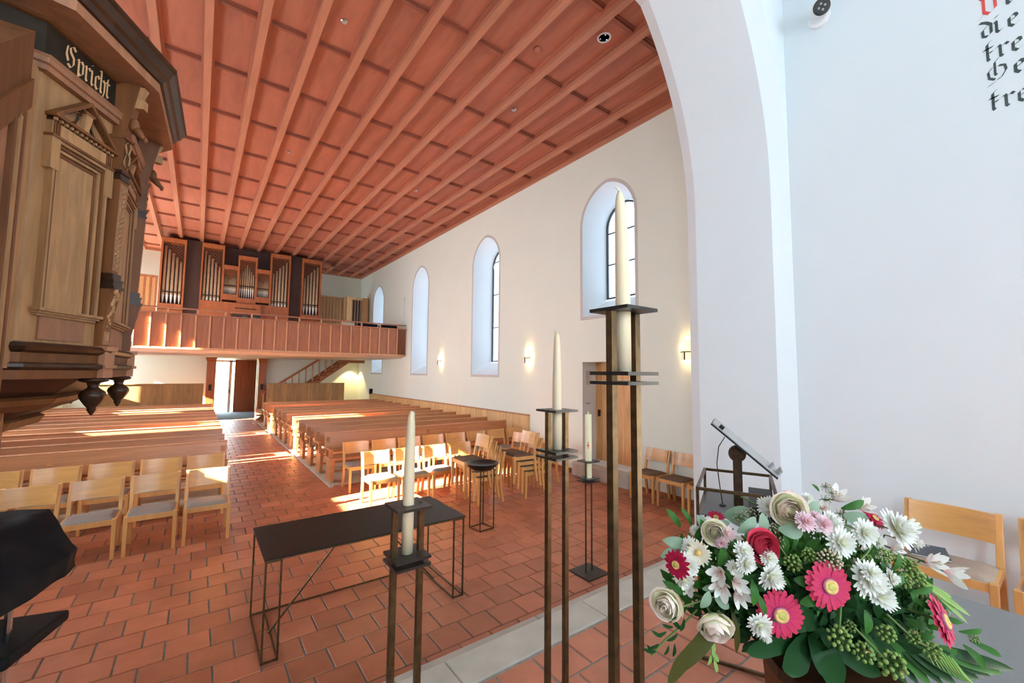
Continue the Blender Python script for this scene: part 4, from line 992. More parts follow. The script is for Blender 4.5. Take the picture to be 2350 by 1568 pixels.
ringset([(-.02, 2.215), (.045, 2.205), (.058, 2.19), (.05, 2.175), (.03, 2.165)], 'base_cornice', 'pulpit_dark')
ringset([(.03, 2.165), (.028, 2.125)], 'base_band', 'pulpit_mid')
ringset([(.028, 2.125), (.055, 2.118), (.055, 2.105), (.03, 2.092)], 'base_cornice', 'pulpit_dark')
ringset([(.03, 2.092), (.028, 2.055), (-.05, 2.05)], 'base_band', 'pulpit_mid')
ringset([(-.05, 2.055), (-.16, 1.965)], 'corbel_board', 'pulpit_dark')
ringset([(-.16, 1.97), (-.135, 1.955), (-.15, 1.93), (-.20, 1.90)], 'corbel_moulding', 'pulpit_mid')
ringset([(-.20, 1.905), (-.32, 1.85)], 'corbel_board', 'pulpit_dark')
ringset([(-.32, 1.86), (-.29, 1.84), (-.31, 1.80), (-.42, 1.78)], 'corbel_moulding', 'pulpit_mid')
ringset([(0, 3.365), (.028, 3.368), (.028, 3.392), (.038, 3.397), (.038, 3.418), (.046, 3.430), (.0, 3.436)], 'architrave', 'pulpit_rose')
ringset([(.004, 3.434), (.004, 3.60)], 'frieze', 'frieze_black')
ringset([(.01, 3.588), (.02, 3.590), (.03, 3.598), (.03, 3.605), (.0, 3.605)], 'frieze_moulding', 'pulpit_mid')
ringset([(.0, 3.60), (.165, 3.60), (.165, 3.648), (.0, 3.66)], 'cornice_board', 'pulpit_rose')
ringset([(.15, 3.648), (.178, 3.652), (.19, 3.675), (.205, 3.685), (.225, 3.72), (.235, 3.728), (.235, 3.745), (.0, 3.75)], 'cornice', 'pulpit_dark')
# frame on the facet that carries the text
P1, P2 = Vector((*B[0], 0)), Vector((*B[1], 0)); FU = (P2 - P1).normalized(); FN = Vector((FU.y, -FU.x, 0)); FL = (P2 - P1).length
def F1(p): return P1 + FU * p.x + FN * p.y + Vector((0, 0, p.z)) - PUL
Q1, Q2 = Vector((*B[1], 0)), Vector((*B[2], 0)); GU = (Q2 - Q1).normalized(); GN = Vector((GU.y, -GU.x, 0)); GLn = (Q2 - Q1).length
def F2(p): return Q1 + GU * p.x + GN * p.y + Vector((0, 0, p.z)) - PUL
def fb(F, name, mat, *a, parent=None): return MB(F).box(*a).build(name, mat, parent or pul)
def aedicule(F_, u0, u1):
    F = lambda p: F_(Vector((p.x, p.y, p.z + (.035 if p.z > 2.9 else 0))))
    w_ = u1 - u0
    fb(F, 'panel', 'pulpit_rose', u0 + .04, u1 - .05, 0, .008, 2.225, 2.335)
    m = MB(F); m.box(u0 - .005, u1 + .01, 0, .042, 2.345, 2.358); m.box(u0 + .002, u1 + .004, 0, .03, 2.335, 2.345); m.box(u0 + .01, u1 - .005, 0, .02, 2.325, 2.335); m.build('ledge', 'pulpit_light', pul)
    fb(F, 'panel', 'pulpit_light', u0 + .045, u1 - .075, 0, .010, 2.36, 3.02)
    for k, (o, d, mt) in enumerate(((.0, .030, 'pulpit_light'), (.018, .024, 'pulpit_mid'), (.033, .018, 'pulpit_light'), (.052, .014, 'pulpit_mid'))):
        m = MB(F); m.box(u1 - .012 - o - .013, u1 - .012 - o, 0, d, 2.36, 3.07 - o); m.box(u0 + .012 + o * .5, u0 + .022 + o * .5, 0, d, 2.36, 3.07 - o); m.box(u0 + .012 + o * .5, u1 - .012 - o, 0, d, 3.057 - o, 3.07 - o); m.build('moulding', mt, pul)
    for a in (u0 - .008, u1 - .03): fb(F, 'ear', 'pulpit_light', a, a + .042, 0, .034, 2.93, 3.07)
    fb(F, 'architrave', 'pulpit_mid', u0 - .01, u1 + .014, 0, .038, 3.07, 3.082)
    fb(F, 'entablature', 'pulpit_light', u0 - .004, u1 + .008, 0, .026, 3.082, 3.142)
    for a in (u0 + .002, u1 - .032):
        for k in range(3): fb(F, 'triglyph', 'pulpit_mid', a + k * .012, a + k * .012 + .006, .02, .031, 3.085, 3.14)
    n = 13
    for k in range(n): a = u0 + (u1 - u0 - .008) * k / (n - 1); fb(F, 'dentil', 'pulpit_light', a, a + .009, .02, .036, 3.146, 3.158)
    fb(F, 'cornice', 'pulpit_mid', u0 - .012, u1 + .018, 0, .046, 3.160, 3.174); fb(F, 'dentil_bed', 'pulpit_dark', u0 - .002, u1 + .008, 0, .024, 3.142, 3.160)
    c = (u0 + u1) / 2; ap = 3.322
    m = MB(F); m.loft([[(u0, 0, 3.174), (u1 + .004, 0, 3.174), (c, 0, ap - .015)], [(u0, .012, 3.174), (u1 + .004, .012, 3.174), (c, .012, ap - .015)]]); m.build('pediment', 'pulpit_light', pul)
    for s, e in ((u0 - .012, 1), (u1 + .018, -1)):
        m = MB(F); m.loft([[(s, 0, 3.174), (s, .046, 3.174), (s + e * .024, .046, 3.174), (s + e * .024, 0, 3.174)], [(c, 0, ap + .006), (c, .046, ap + .006), (c, .046, ap - .014), (c, 0, ap - .014)]]); m.build('raking_cornice', 'pulpit_mid', pul)
        for k in range(7):
            t_ = .16 + k * .105; x = s + e * .03 + (c - s - e * .03) * t_; z = 3.178 + (ap - 3.174 - .03) * t_; MB(F).ball((x, .03, z), .0042, 6, 4).build('bead', 'pulpit_dark', pul)
    m = MB(F); m.hexa([(c - .012, .0, 3.185), (c + .012, 0, 3.185), (c + .012, .03, 3.185), (c - .012, .03, 3.185)], [(c - .02, 0, 3.262), (c + .02, 0, 3.262), (c + .02, .04, 3.262), (c - .02, .04, 3.262)]); m.build('keystone', 'pulpit_light', pul)
    fb(F, 'key_cap', 'pulpit_mid', c - .028, c + .028, 0, .044, 3.262, 3.272)
    for e in (-1, 1):
        m = MB(F); m.tube([(c + e * .02, .016, 3.255), (c + e * .034, .018, 3.245), (c + e * .036, .018, 3.225), (c + e * .05, .018, 3.195), (c + e * .064, .016, 3.19)], .006, 6); m.build('scroll', 'pulpit_dark', pul)
aedicule(F1, .04, .365); aedicule(F2, .10, .53)
# other facets keep a plain framed panel
for i in (2, 3, 4, 7):
    a, b = Vector((*B[i], 0)), Vector((*B[(i + 1) % 8], 0)); u = (b - a).normalized(); n_ = Vector((u.y, -u.x, 0)); L_ = (b - a).length
    FX = lambda p, a=a, u=u, n_=n_: a + u * p.x + n_ * p.y + Vector((0, 0, p.z)) - PUL
    for q0, q1, z0, z1 in ((.06, L_ - .06, 2.25, 2.30), (.06, L_ - .06, 3.24, 3.29), (.06, .10, 2.30, 3.24), (L_ - .10, L_ - .06, 2.30, 3.24)): fb(FX, 'moulding', 'pulpit_mid', q0, q1, 0, .02, z0, z1)
# corner pilasters (herms), consoles and pendants
def herm(corner, dirv, idx):
    o = Vector((*corner, 0)); n_ = Vector((*dirv, 0)).normalized(); u = Vector((-n_.y, n_.x, 0))
    T = lambda p: o + u * (p.x * .62) + n_ * (p.y * .62) + Vector((0, 0, p.z + (.025 if p.z > 2.9 and p.z < 3.55 else 0))) - PUL
    hm = MB(T); hm.hexa([(-.048, -.03, 2.21), (.048, -.03, 2.21), (.048, .045, 2.21), (-.048, .045, 2.21)], [(-.052, -.03, 2.30), (.052, -.03, 2.30), (.052, .05, 2.30), (-.052, .05, 2.30)])
    hm.hexa([(-.050, -.03, 2.30), (.050, -.03, 2.30), (.050, .045, 2.30), (-.050, .045, 2.30)], [(-.056, -.03, 2.51), (.056, -.03, 2.51), (.056, .10, 2.51), (-.056, .10, 2.51)])
    h_ = hm.build('pilaster', 'pulpit_mid', pul)
    m = MB(T); m.box(-.066, .066, -.03, .112, 2.505, 2.520); m.box(-.058, .058, -.03, .10, 2.520, 2.545); m.box(-.064, .064, -.03, .104, 2.545, 2.556); m.box(-.052, .052, -.03, .09, 2.556, 2.585); m.build('pilaster_base', 'pulpit_dark', h_)
    m = MB(T); m.hexa([(-.040, -.03, 2.585), (.040, -.03, 2.585), (.040, .072, 2.585), (-.040, .072, 2.585)], [(-.056, -.03, 3.05), (.056, -.03, 3.05), (.056, .09, 3.05), (-.056, .09, 3.05)]); m.build('shaft', 'pulpit_mid', h_)
    m = MB(T); m.hexa([(-.036, .072, 2.60), (.036, .072, 2.60), (.036, .076, 2.60), (-.036, .076, 2.60)], [(-.050, .09, 3.03), (.050, .09, 3.03), (.050, .094, 3.03), (-.050, .094, 3.03)]); m.build('shaft_face', 'pulpit_rose', h_)
    m = MB(T)                                                # frieze of carved scales on the shaft face
    for k in range(15):
        z = 2.625 + k * .0265; hw = .018 + .008 * k / 15; y = .076 + .018 * k / 15
        m.ball((0, y, z), .012, 7, 5); m.ball((-hw, y, z + .012), .009, 6, 4); m.ball((hw, y, z + .012), .009, 6, 4)
    m.build('carving', 'pulpit_light', h_, smooth=True)
    m = MB(T)                                                # leaf scroll on the bracket
    for k in range(12):
        t_ = k / 11; z = 2.315 + .18 * t_; y = .048 + .05 * t_; x = .022 * math.sin(k * 1.5); m.ball((x, y, z), .016 * (.6 + .6 * t_), 7, 5)
    m.tube([(0, .05, 2.31), (-.012, .06, 2.36), (.012, .075, 2.42), (-.01, .09, 2.47), (.01, .1, 2.50)], [.004, .008, .009, .009, .006], 6)
    m.build('leaf_carving', 'pulpit_light', h_, smooth=True)
    m = MB(T); m.box(-.034, .034, .046, .052, 2.222, 2.288); m.build('shield_block', 'pulpit_rose', h_); m = MB(T); m.lathe([(.02, 2.24), (.022, 2.275)], 8, (0, .045, 0)); m.build('shield', 'pulpit_light', h_)
    m = MB(T); m.box(-.062, .062, -.03, .098, 3.05, 3.062); m.box(-.056, .056, -.03, .09, 3.062, 3.085); m.box(-.066, .066, -.03, .102, 3.085, 3.10); m.build('capital', 'pulpit_dark', h_)
    m = MB(T); m.hexa([(-.052, -.03, 3.10), (.052, -.03, 3.10), (.052, .08, 3.10), (-.052, .08, 3.10)], [(-.06, -.03, 3.27), (.06, -.03, 3.27), (.06, .09, 3.27), (-.06, .09, 3.27)]); m.build('block', 'pulpit_mid', h_)
    m = MB(T)
    for e in (-1, 1):
        m.tube([(e * .01, .092, 3.12), (e * .035, .094, 3.15), (e * .03, .098, 3.19), (e * .008, .098, 3.20), (e * .035, .098, 3.24), (e * .02, .10, 3.26)], .007, 6)
    m.build('strapwork', 'pulpit_light', h_, smooth=True)
    m = MB(T); m.box(-.064, .064, -.03, .11, 3.27, 3.285); m.hexa([(-.035, -.02, 3.285), (.035, -.02, 3.285), (.035, .085, 3.285), (-.035, .085, 3.285)], [(-.045, -.02, 3.60), (.045, -.02, 3.60), (.045, .17, 3.60), (-.045, .17, 3.60)]); m.build('console', 'pulpit_mid', h_)
    m = MB(T); m.ball((0, .13, 3.36), .038, 10, 7); m.tube([(0, .13, 3.345), (0, .18, 3.315), (0, .21, 3.295)], [.03, .022, .014], 8); m.ball((0, .215, 3.29), .018, 8, 6); m.ball((-.022, .115, 3.40), .014, 6, 5); m.ball((.022, .115, 3.40), .014, 6, 5); m.build('carved_head', 'pulpit_mid', h_, smooth=True)
    m = MB(T); m.box(-.03, .03, .12, .20, 3.45, 3.50); m.hexa([(-.03, .13, 3.50), (.03, .13, 3.50), (.03, .16, 3.50), (-.03, .16, 3.50)], [(-.035, .15, 3.59), (.035, .15, 3.59), (.035, .20, 3.59), (-.035, .20, 3.59)]); m.build('console_scroll', 'pulpit_light', h_)
    m = MB(T); m.box(-.06, .06, -.02, .085, 2.115, 2.20); m.box(-.07, .07, -.02, .10, 2.19, 2.212); m.box(-.07, .07, -.02, .10, 2.103, 2.120); m.box(-.058, .058, -.02, .08, 2.055, 2.103); m.build('corner_block', 'pulpit_rose', h_)
    pc_ = T(Vector((0, -.01, 0)))
    MB().lathe([(.05, 2.055), (.058, 2.046), (.054, 2.038), (.026, 2.030), (.020, 2.010), (.026, 2.002), (.047, 1.985), (.052, 1.968), (.051, 1.962), (.046, 1.948), (.030, 1.922), (.017, 1.905), (.019, 1.898), (.014, 1.888), (.005, 1.872), (.001, 1.868)], 20, (pc_.x, pc_.y, 0)).build('pendant', 'pulpit_dark', h_, smooth=True)
herm(B[1], (.90, -.36), 0); herm(B[2], (.93, .30), 1); herm(B[3], (.5, .8), 2)
nib_text('Spricht', .071, lambda u, v, n_: F1(Vector((.10 + u * .72,   .006 + n_, 3.473 + v))), 'letter', 'gilt', pul, gap=-.03, nib=.22, pitch=None)
# bridge to the arch pier behind and the stair parapet in front
fb(lambda p: p - PUL, 'bridge', 'pulpit_mid', -2.35, -1.58, 2.98, 3.46, 2.05, 3.40)
sp = fb(lambda p: p - PUL, 'stair_post', 'pulpit_light', -.66, -.605, 2.46, 2.56, 2.10, 3.36)
def stair_z(y): return 3.20 - (2.5 - y) * .82
def sloped(name, mat, x0, x1, ya, yb, da, db):
    m = MB(); m.hexa([(x0 - PUL.x, ya - PUL.y, stair_z(ya) + da), (x1 - PUL.x, ya - PUL.y, stair_z(ya) + da), (x1 - PUL.x, yb - PUL.y, stair_z(yb) + da), (x0 - PUL.x, yb - PUL.y, stair_z(yb) + da)], [(x0 - PUL.x, ya - PUL.y, stair_z(ya) + db), (x1 - PUL.x, ya - PUL.y, stair_z(ya) + db), (x1 - PUL.x, yb - PUL.y, stair_z(yb) + db), (x0 - PUL.x, yb - PUL.y, stair_z(yb) + db)])
    return m.build(name, mat, pul)
SB = .55
sloped('stair_parapet', 'pulpit_rose', -.645, -.605, SB, 2.46, -1.30, -.02)
sloped('stair_rail', 'pulpit_mid', -.70, -.59, SB, 2.46, -.02, .10); sloped('stair_rail_top', 'pulpit_mid', -.72, -.60, SB, 2.46, .10, .30)
sloped('stair_string', 'pulpit_mid', -.65, -.585, SB, 2.46, -1.42, -1.24)
for y in (2.40, 2.36, 2.31, 1.62, 1.56, .9):
    fb(lambda p: p - PUL, 'moulding', 'pulpit_mid' if y != 2.36 else 'pulpit_light', -.606, -.588, y - .012, y + .012, stair_z(y) - 1.28, stair_z(y) - .02)
sloped('stair_wall', 'pulpit_mid', -1.28, -1.24, SB, 2.46, -1.42, .10)
for k in range(11):
    y = 2.36 - k * .17; z = 2.06 - k * .155
    if z > .4: fb(lambda p: p - PUL, 'tread', 'pulpit_dark', -1.24, -.65, y - .1, y + .1, z - .03, z)
fb(lambda p: p - PUL, 'newel', 'pulpit_mid', -.67, -.57, .45, .57, ZCH, 1.9); fb(lambda p: p - PUL, 'newel', 'pulpit_mid', -1.30, -1.20, .45, .57, ZCH, 1.9)
# ------------------------------------------------------------------ grey table, planter and flowers
at_ = thing('grey_table', 'dark grey slab table beneath the flower arrangement', 'table', (2.1, -.1, ZCH))
bevel(bx('tabletop', 'altar_grey', at_, -.98, .885, -.62, .53, .72, .75), .004)
for sx in (-.92, .83):
    for sy in (-.56, .47): bx('leg', 'black_metal', at_, sx - .02, sx + .02, sy - .02, sy + .02, 0, .72)
CR, CU, CB = (Vector(a) for a in MC)
pv = thing('wooden_planter', 'dark wooden block planter holding the flower arrangement', 'planter', (1.215, .385, 1.05), -.55)
m = MB(); a, b = .105, .085
ring = lambda s, z: [(-a * s, -b * s, z), (a * s, -b * s, z), (a * s * 1.15, 0, z), (a * s, b * s, z), (-a * s, b * s, z), (-a * s * 1.15, 0, z)]
m.loft([ring(.8, 0), ring(.92, .2), ring(1.0, .35)]); m.build('body', 'pulpit_mid', pv)
m = MB(); m.loft([ring(1.0, .35), ring(1.05, .355), ring(1.05, .38), ring(.9, .382)]); m.build('rim', 'pulpit_dark', pv)
FC = Vector((1.17, .40, 1.60))
fa = thing('flower_arrangement', 'large mixed flower arrangement with pink gerberas, white chrysanthemums and green foliage', 'flowers', (1.30, .33, 1.44))
FO = Vector((1.30, .33, 1.44))
def frame(d, roll=0.0):
    d = d.normalized(); x = CU.cross(d)
    if x.length < .1: x = CR.copy()
    x.normalize(); y = d.cross(x); c, s = math.cos(roll), math.sin(roll)
    return x * c + y * s, y * c - x * s, d
def look(tx, ty): return (CB + CR * tx + CU * ty).normalized()
def placer(px, py, dp, tilt, roll=0.0):
    o = axial(px, py, dp); X, Y, Z = frame(look(*tilt), roll)
    return (lambda p: o + X * p.x + Y * p.y + Z * p.z - FO), o
def petal_strip(m, a, r0, r1, wd, z0, z1, curl=0.0, seg=4, tipw=.35, cup=0.0, shape=None):
    """one petal: leaves the axis at angle a from radius r0 to r1"""
    ca, sa = math.cos(a), math.sin(a); rows = []
    for k in range(seg + 1):
        t = k / seg; r = r0 + (r1 - r0) * t; z = z0 + (z1 - z0) * t + curl * t * t
        h = wd / 2 * (shape(t) if shape else (.35 + .65 * math.sin(PI * min(.93, t * .8 + .08)) if t < .98 else tipw))
        m.t = t
        rows.append([m.P((ca * r - sa * s * h, sa * r + ca * s * h, z + (cup * h if s else 0))) for s in (-1, 0, 1)])
    for p, q in zip(rows, rows[1:]):
        m.face((p[0], p[1], q[1], q[0])); m.face((p[1], p[2], q[2], q[1]))
    m.t = 0
def gerbera(px, py, dp, rpx, tilt, mat='gerbera_petal', name='gerbera', n=24):
    R = rpx * dp / FPX; T, o = placer(px, py, dp, tilt, rnd.random())
    m = MB(T)
    for k in range(n): petal_strip(m, 2*PI*k/n + rnd.uniform(-.05, .05), R * .2, R * rnd.uniform(.93, 1.02), R * .30, 0, R * rnd.uniform(-.02, .06), R * -.08, cup=.12)
    for k in range(n - 4): petal_strip(m, 2*PI*k/(n-4) + .1 + rnd.uniform(-.05, .05), R * .2, R * rnd.uniform(.78, .9), R * .25, R * .05, R * rnd.uniform(.10, .16), R * -.06, cup=.15)
    g = m.build(name, mat, fa, smooth=True, tip=True)
    MB(T).lathe([(R * .33, R * .06), (R * .32, R * .15), (R * .28, R * .165)], 24).build('inner_ring', 'disc_mauve' if mat == 'gerbera_petal' else 'crimson_petal', g, smooth=True)
    MB(T).lathe([(R * .285, R * .10), (R * .275, R * .19), (R * .2, R * .205), (R * .15, R * .17)], 24).build('disc', 'disc_yellow', g, smooth=True)
    MB(T).lathe([(R * .16, R * .15), (R * .15, R * .185), (R * .02, R * .18)], 18).build('eye', 'disc_green', g, smooth=True)
    MB().tube([o - FO - look(*tilt) * .004, o - FO - look(*tilt) * .04 - CB * .05, (o - FO) * .5 - CB * .10, -CB * .11], .0028, 6).build('stem', 'stem_green', g)
def mum(px, py, dp, rpx, tilt, mat='mum_white', layers=4, name='chrysanthemum'):
    R = rpx * dp / FPX; T, o = placer(px, py, dp, tilt, rnd.random()); m = MB(T)
    for l in range(layers):
        f = 1 - l * .21; n = [24, 20, 16, 11][l]
        for k in range(n):
            petal_strip(m, 2*PI*(k + .5 * (l % 2))/n + rnd.uniform(-.09, .09), R * .10, R * f * rnd.uniform(.88, 1.06), R * .23, R * (.02 + .10 * l), R * (.02 + .22 * l) + rnd.uniform(-.04, .06) * R, R * (.05 + .06 * l), seg=3, tipw=.45, cup=.25, shape=lambda t: .55 + .45 * math.sin(PI * min(1, t * .9)) if t < .95 else .4)
    g = m.build(name, mat, fa, smooth=True, tip=True)
    MB(T).ball((0, 0, R * .22), R * .24, 9, 6, .7).build('disc', {'mum_white': 'disc_yellow', 'mum_cream': 'disc_yellow', 'mum_pink': 'disc_mauve'}[mat] if layers < 3 else mat, g, smooth=True, tip=layers >= 3)
    MB().tube([o - FO, o - FO - look(*tilt) * .025 - CB * .04, (o - FO) * .5 - CB * .10, -CB * .11], .002, 5).build('stem', 'stem_green', g)
def rose(px, py, dp, rpx, tilt, mat='rose_cream', name='rose', openness=.5):
    R = rpx * dp / FPX; T, o = placer(px, py, dp, tilt, rnd.random() * 6); m = MB(T)
    for l in range(7):
        n = [5, 5, 5, 4, 3, 3, 2][l]; f = 1 - l * .13
        for k in range(n):
            a0 = 2*PI*k/n + l * .7; rows = []; sp = 2*PI/n * .72; jit = rnd.uniform(.92, 1.06); lift = rnd.uniform(-.06, .06)
            for i in range(7):
                v = i / 6; row = []
                for j in range(7):
                    u = j / 6 * 2 - 1; a = a0 + u * sp * (.45 + .55 * math.sin(PI * (.12 + .55 * v)))
                    if l == 0: rr = R * jit * (.34 + .74 * v ** .8 + .10 * openness * v ** 3); z = R * (-.62 + .95 * v - .30 * openness * v ** 3)
                    elif l == 1: rr = R * jit * (.33 + .62 * math.sin(v * PI * .56)); z = R * (-.62 + 1.12 * v - .10 * v ** 3)
                    else: rr = R * f * jit * (.40 + .56 * math.sin(v * PI * (.60 + .02 * l))); z = R * (-.60 + (1.18 + .03 * l + lift) * v)
                    z -= R * .16 * u * u * v
                    if l: rr *= 1 + v * (.07 * math.sin(2.3 * a + l * 1.9) + .05 * math.sin(5.1 * a + k)); z += R * v * .07 * math.sin(3.7 * a + l * 2.3)
                    m.t = v * (1 if abs(u) < .7 else 1.04); row.append(m.P((math.cos(a) * rr, math.sin(a) * rr, z)))
                rows.append(row)
            for p, q in zip(rows, rows[1:]):
                for j in range(6): m.face((p[j], p[j+1], q[j+1], q[j]))
    m.t = 0
    m.t = .3; m.ball((0, 0, -R * .1), R * .30, 10, 7); m.t = 0
    g = m.build(name, mat, fa, smooth=True, tip=True)
    m = MB(T)
    for k in range(5): petal_strip(m, 2*PI*k/5 + .3, R * .2, R * .95, R * .3, -R * .8, -R * .2, R * .1, seg=3, tipw=.05)
    m.build('sepal', 'leaf_green', g, smooth=True, tip=True)
    MB().tube([o - FO - look(*tilt) * R * .6, o - FO - look(*tilt) * R * 1.2 - CB * .04, (o - FO) * .5 - CB * .09, -CB * .11], .0028, 6).build('stem', 'stem_green', g)
def lily(px, py, dp, rpx, tilt, name='alstroemeria'):
    R = rpx * dp / FPX; T, o = placer(px, py, dp, tilt, rnd.random() * 6); m = MB(T)
    sh = lambda t: .25 + .75 * math.sin(PI * min(.95, t)) ** .8 if t < .97 else .1
    for k in range(3): petal_strip(m, 2*PI*k/3, R * .08, R * rnd.uniform(.85, 1.0), R * .72, -R * .7, R * .25, R * .25, seg=6, cup=.25, shape=sh)
    for k in range(3): petal_strip(m, 2*PI*k/3 + PI/3, R * .06, R * rnd.uniform(.7, .9), R * .5, -R * .68, R * .4, R * .1, seg=6, cup=.3, shape=sh)
    g = m.build(name, 'lily_white', fa, smooth=True, tip=True)
    m = MB(T)
    for k in range(5): a = 2*PI*k/5; m.tube([(0, 0, -R * .4), (R * .12 * math.cos(a), R * .12 * math.sin(a), R * .25)], R * .02, 5); m.ball((R * .13 * math.cos(a), R * .13 * math.sin(a), R * .27), R * .05, 6, 4)
    m.build('stamen', 'berry_beige', g)
    MB().tube([o - FO - look(*tilt) * R * .7, o - FO - look(*tilt) * R * 1.3 - CB * .03, (o - FO) * .5 - CB * .09, -CB * .11], .0022, 5).build('stem', 'stem_green', g)
def berries(px, py, dp, rpx, mat='berry_green', n=26, tilt=(0, .3), name='ivy_berries', br=.2):
    R = rpx * dp / FPX; T, o = placer(px, py, dp, tilt); m = MB(T); s = MB(T)
    for k in range(n):
        z = 1 - 1.5 * (k + .5) / n; a = k * 2.4; rr = math.sqrt(max(0, 1 - z * z)); p = Vector((rr * math.cos(a), rr * math.sin(a), z)) * R * rnd.uniform(.8, 1.0)
        m.ball(p, R * br * rnd.uniform(.8, 1.15), 6, 5); s.tube([(0, 0, -R * .5), p], R * .035, 4)
    g = m.build(name, mat, fa, smooth=True); s.tube([(0, 0, -R * .5), (0, 0, -R * 1.6)], R * .07, 5); s.build('stalk', 'stem_green', g)
def leaf(px, py, dp, Lpx, ang, mat='leaf_euc', wd=.45, tilt=(0, .3), name='leaf', bend=.15, droop=0.0):
    """leaf whose base is at the pixel, growing at image angle ang (degrees, anticlockwise)"""
    L = Lpx * dp / FPX; o = axial(px, py, dp); a = math.radians(ang); d = CR * math.cos(a) + CU * math.sin(a); nrm = look(*tilt); d = (d - nrm * d.dot(nrm)).normalized(); s_ = d.cross(nrm).normalized(); m = MB(); rows = []
    sh = lambda t: math.sin(PI * (t * .93 + .04)) ** .75
    for k in range(7):
        t = k / 6; p = o + d * L * t + nrm * (L * bend * math.sin(PI * t) - L * droop * t * t) - FO; h = L * wd / 2 * sh(t) * (1 if k < 6 else .15); m.t = t
        rows.append([m.P(p - s_ * h + nrm * h * .18), m.P(p), m.P(p + s_ * h + nrm * h * .18)])
    for p, q in zip(rows, rows[1:]):
        m.face((p[0], p[1], q[1], q[0])); m.face((p[1], p[2], q[2], q[1]))
    return m.build(name, mat, fa, smooth=True, tip=True)
def blade(pts, wpx, mat, name='leaf', nrm_t=(0, .2)):
    """long blade through pixel points (px, py, depth)"""
    P_ = [axial(*p) for p in pts]; n = len(P_); m = MB(); rows = []; nrm = look(*nrm_t)
    for k in range(n * 3 - 2):
        i = min(k // 3, n - 2); t = (k - 3 * i) / 3; p = P_[i].lerp(P_[i+1], t); d = (P_[i+1] - P_[i]).normalized(); s_ = d.cross(nrm).normalized(); u = k / (n * 3 - 3)
        h = wpx * pts[0][2] / FPX / 2 * math.sin(PI * (u * .9 + .07)) ** .7 * (1 if u < .99 else .1); m.t = u
        rows.append([m.P(p - FO - s_ * h), m.P(p - FO - nrm * h * .25), m.P(p - FO + s_ * h)])
    for p, q in zip(rows, rows[1:]):
        m.face((p[0], p[1], q[1], q[0])); m.face((p[1], p[2], q[2], q[1]))
    return m.build(name, mat, fa, smooth=True, tip=True)
# gerberas and dark daisies
gerbera(1790, 1410, .92, 54, (-.12, .12)); gerbera(1902, 1345, .90, 54, (.0, .22)); gerbera(2163, 1426, .93, 54, (.85, .55))
for a in ((1553, 1296, .93, 33, (-1.3, .15)), (1643, 1189, 1.12, 20, (-.4, 1.5)), (2006, 1191, 1.10, 26, (.6, 1.3))): gerbera(*a, mat='crimson_petal', name='crimson_daisy', n=16)
# roses
rose(1750, 1254, .94, 34, (.1, .35), 'rose_red', 'red_rose', .8)
rose(1808, 1170, 1.0, 36, (-.25, .25)); rose(1640, 1436, .92, 37, (-.2, -.35)); rose(1530, 1388, .95, 33, (-.75, .15), name='lisianthus'); rose(1640, 1222, .985, 27, (-.4, .35))
# chrysanthemums
for a in ((1706, 1266, .93, 25, (.1, .5)), (1709, 1291, .92, 27, (.3, .1)), (1686, 1301, .93, 21, (-.5, -.4)), (1763, 1281, .92, 23, (.1, .5)), (1766, 1321, .91, 34, (.3, -.15)),
          (1583, 1254, .99, 22, (-.6, .4)), (1577, 1296, .96, 30, (-.1, .2)), (1570, 1328, .96, 25, (-.3, -.6)), (1596, 1218, 1.06, 14, (-.5, .4)), (1763, 1163, 1.04, 25, (-.7, .35)), (1626, 1197, 1.08, 12, (-.4, .6)),
          (1904, 1199, .99, 28, (.5, .5)), (1926, 1244, .95, 36, (.05, .35)), (1982, 1222, .96, 32, (.0, .3)), (2010, 1240, .99, 20, (.8, .2)), (2056, 1216, 1.0, 46, (.55, .75)), (2094, 1246, 1.03, 22, (1.2, .4)),
          (1990, 1328, .91, 44, (.15, .35)), (1998, 1317, .885, 24, (.1, .9)), (2040, 1326, .91, 22, (.8, .3)), (2020, 1372, .90, 36, (.15, 1.9)), (1853, 1146, 1.10, 15, (0, .7)), (1742, 1432, .91, 30, (.0, -.1)), (1752, 1452, .915, 22, (.3, -.7))):
    mum(*a)
for a in ((1846, 1198, .96, 25, (.0, .7)), (1889, 1204, .96, 23, (.1, .7)), (1868, 1187, .99, 17, (0, .9)), (1668, 1226, .98, 19, (-.1, .5)), (1655, 1246, .97, 16, (-.5, .1)), (1810, 1142, 1.09, 20, (0, 1.6))): mum(*a, mat='mum_pink')
mum(1603, 1268, .96, 29, (-.7, .2), 'mum_cream', 2, 'cream_daisy')
# alstroemerias
for a in ((1648, 1318, .94, 26, (-.9, .2)), (1655, 1352, .93, 28, (-.6, -.1)), (1695, 1340, .92, 26, (.1, .3)), (1700, 1372, .92, 27, (.1, -.2)), (1578, 1350, .98, 20, (-.4, .3)), (1926, 1138, 1.10, 26, (.2, 1.2)), (1986, 1162, 1.10, 24, (.5, .9)), (2148, 1292, 1.04, 30, (.3, .4)), (2196, 1322, 1.02, 32, (1.3, -.3)), (1893, 1165, 1.08, 18, (-.1, .8)), (2062, 1262, 1.02, 20, (.6, .2))): lily(*a)
